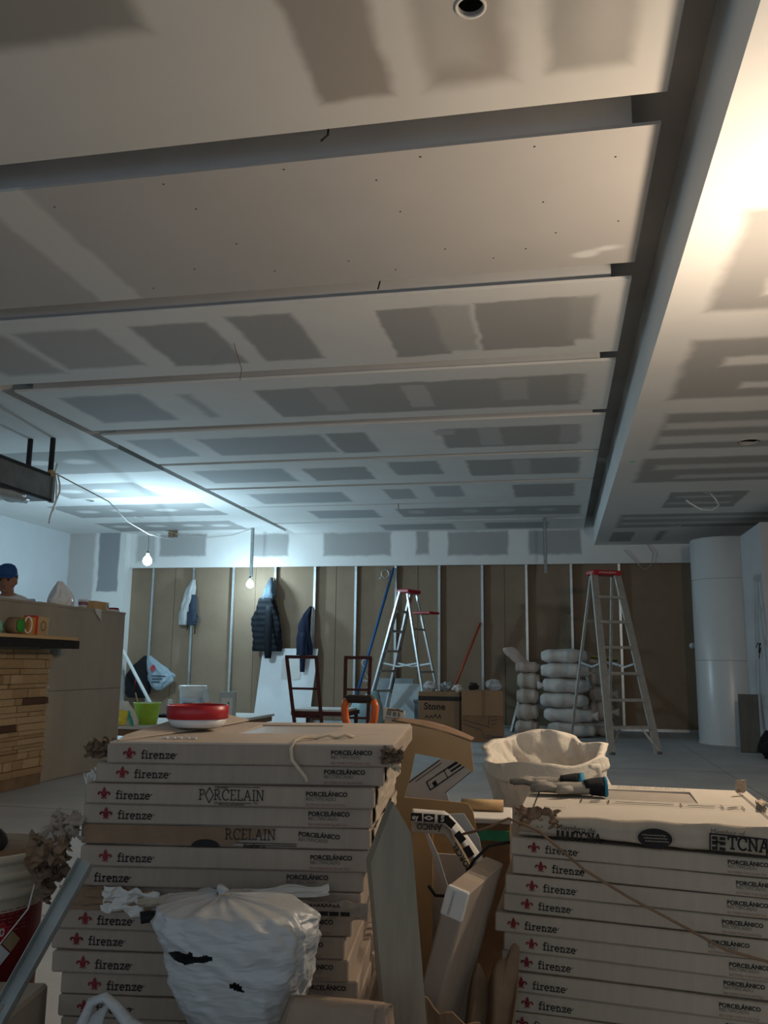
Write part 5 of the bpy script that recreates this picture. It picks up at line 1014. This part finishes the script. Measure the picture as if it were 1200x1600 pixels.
# curved columns and partition on the right
m_colm = mat('white_glossy_laminate', (.60, .62, .62), .28, .03, 2, spec=.5)
t = struct(lathe('wall_right_column', [(.44, 0), (.44, 2.74), (.43, 2.75), (.001, 2.75)], m_colm, None, 64, (2.30, 12.62, 0), cap=False))
for z in (2.18, 1.09): lathe('seam', [(.4405, z), (.4425, z+.004), (.4405, z+.008)], mat('seam_grey', (.33, .33, .32), .6, 0), t, 64, cap=False)
lathe('base_edge', [(.445, 0), (.447, .012), (.44, .015)], m_paper, t, 64, cap=False)
struct(lathe('wall_right_round_column', [(.55, 0), (.55, 2.80), (.001, 2.80)], m_colm, None, 64, (3.10, 10.75, 0), cap=False))
struct(box('wall_right_partition', 2.44, 2.60, 11.0, 12.4, 0, 2.74, mat('grey_board', (.55, .55, .55), .7, .05, 2)))
o = bpy.data.objects['wall_right_partition']; tube('wire_end', [(2.44, 11.35, 1.30), (2.42, 11.34, 1.28), (2.41, 11.33, 1.18)], .008, m_black, o, 6); tube('wire_end', [(2.44, 11.35, 1.28), (2.41, 11.38, 1.30), (2.40, 11.43, 1.25)], .006, m_black, o, 6); tube('wire_end', [(2.44, 11.36, 1.25), (2.41, 11.33, 1.15), (2.40, 11.30, 1.12)], .006, m_black, o, 6)
t = thing('leaning_plank', 'dark grey wooden plank leaning on the curved white column', 'plank', (2.27, 11.35, 0), (math.radians(-14), 0, math.radians(-12))); box('plank_body', -.13, .10, -.02, .02, .0, .70, mat('dark_grey_wood', (.11, .105, .095), .8, .2, 5, .1, 60, stretch=(6, 6, .5)), t, .003)
wad('black_bag', 'black rubbish bag on the floor beside the leaning plank', (2.40, 10.72, .13), .17, m_blackcloth, 5., 'bag', (1, 1.1, .95))
t = thing('alarm_box', 'small red alarm box on the last stud beside the column', 'alarm box', (2.185, 14.33, 1.79)); box('box_body', -.045, .045, -.03, .07, -.09, .09, m_redplastic, t, .006); box('front_plate', -.03, .0, -.034, -.031, -.06, .03, m_dark, t); box('label', .008, .035, -.034, -.031, 0, .05, m_paper, t)
t = thing('door_knob', 'small white round knob on the brown wall by the last stud', 'knob', (2.085, 14.42, 1.335), (PI/2, 0, 0)); lathe('knob', [(.015, -.09), (.015, 0), (.04, .01), (.05, .03), (.04, .05), (.001, .055)], m_whiteplastic, t, 18, cap=False)
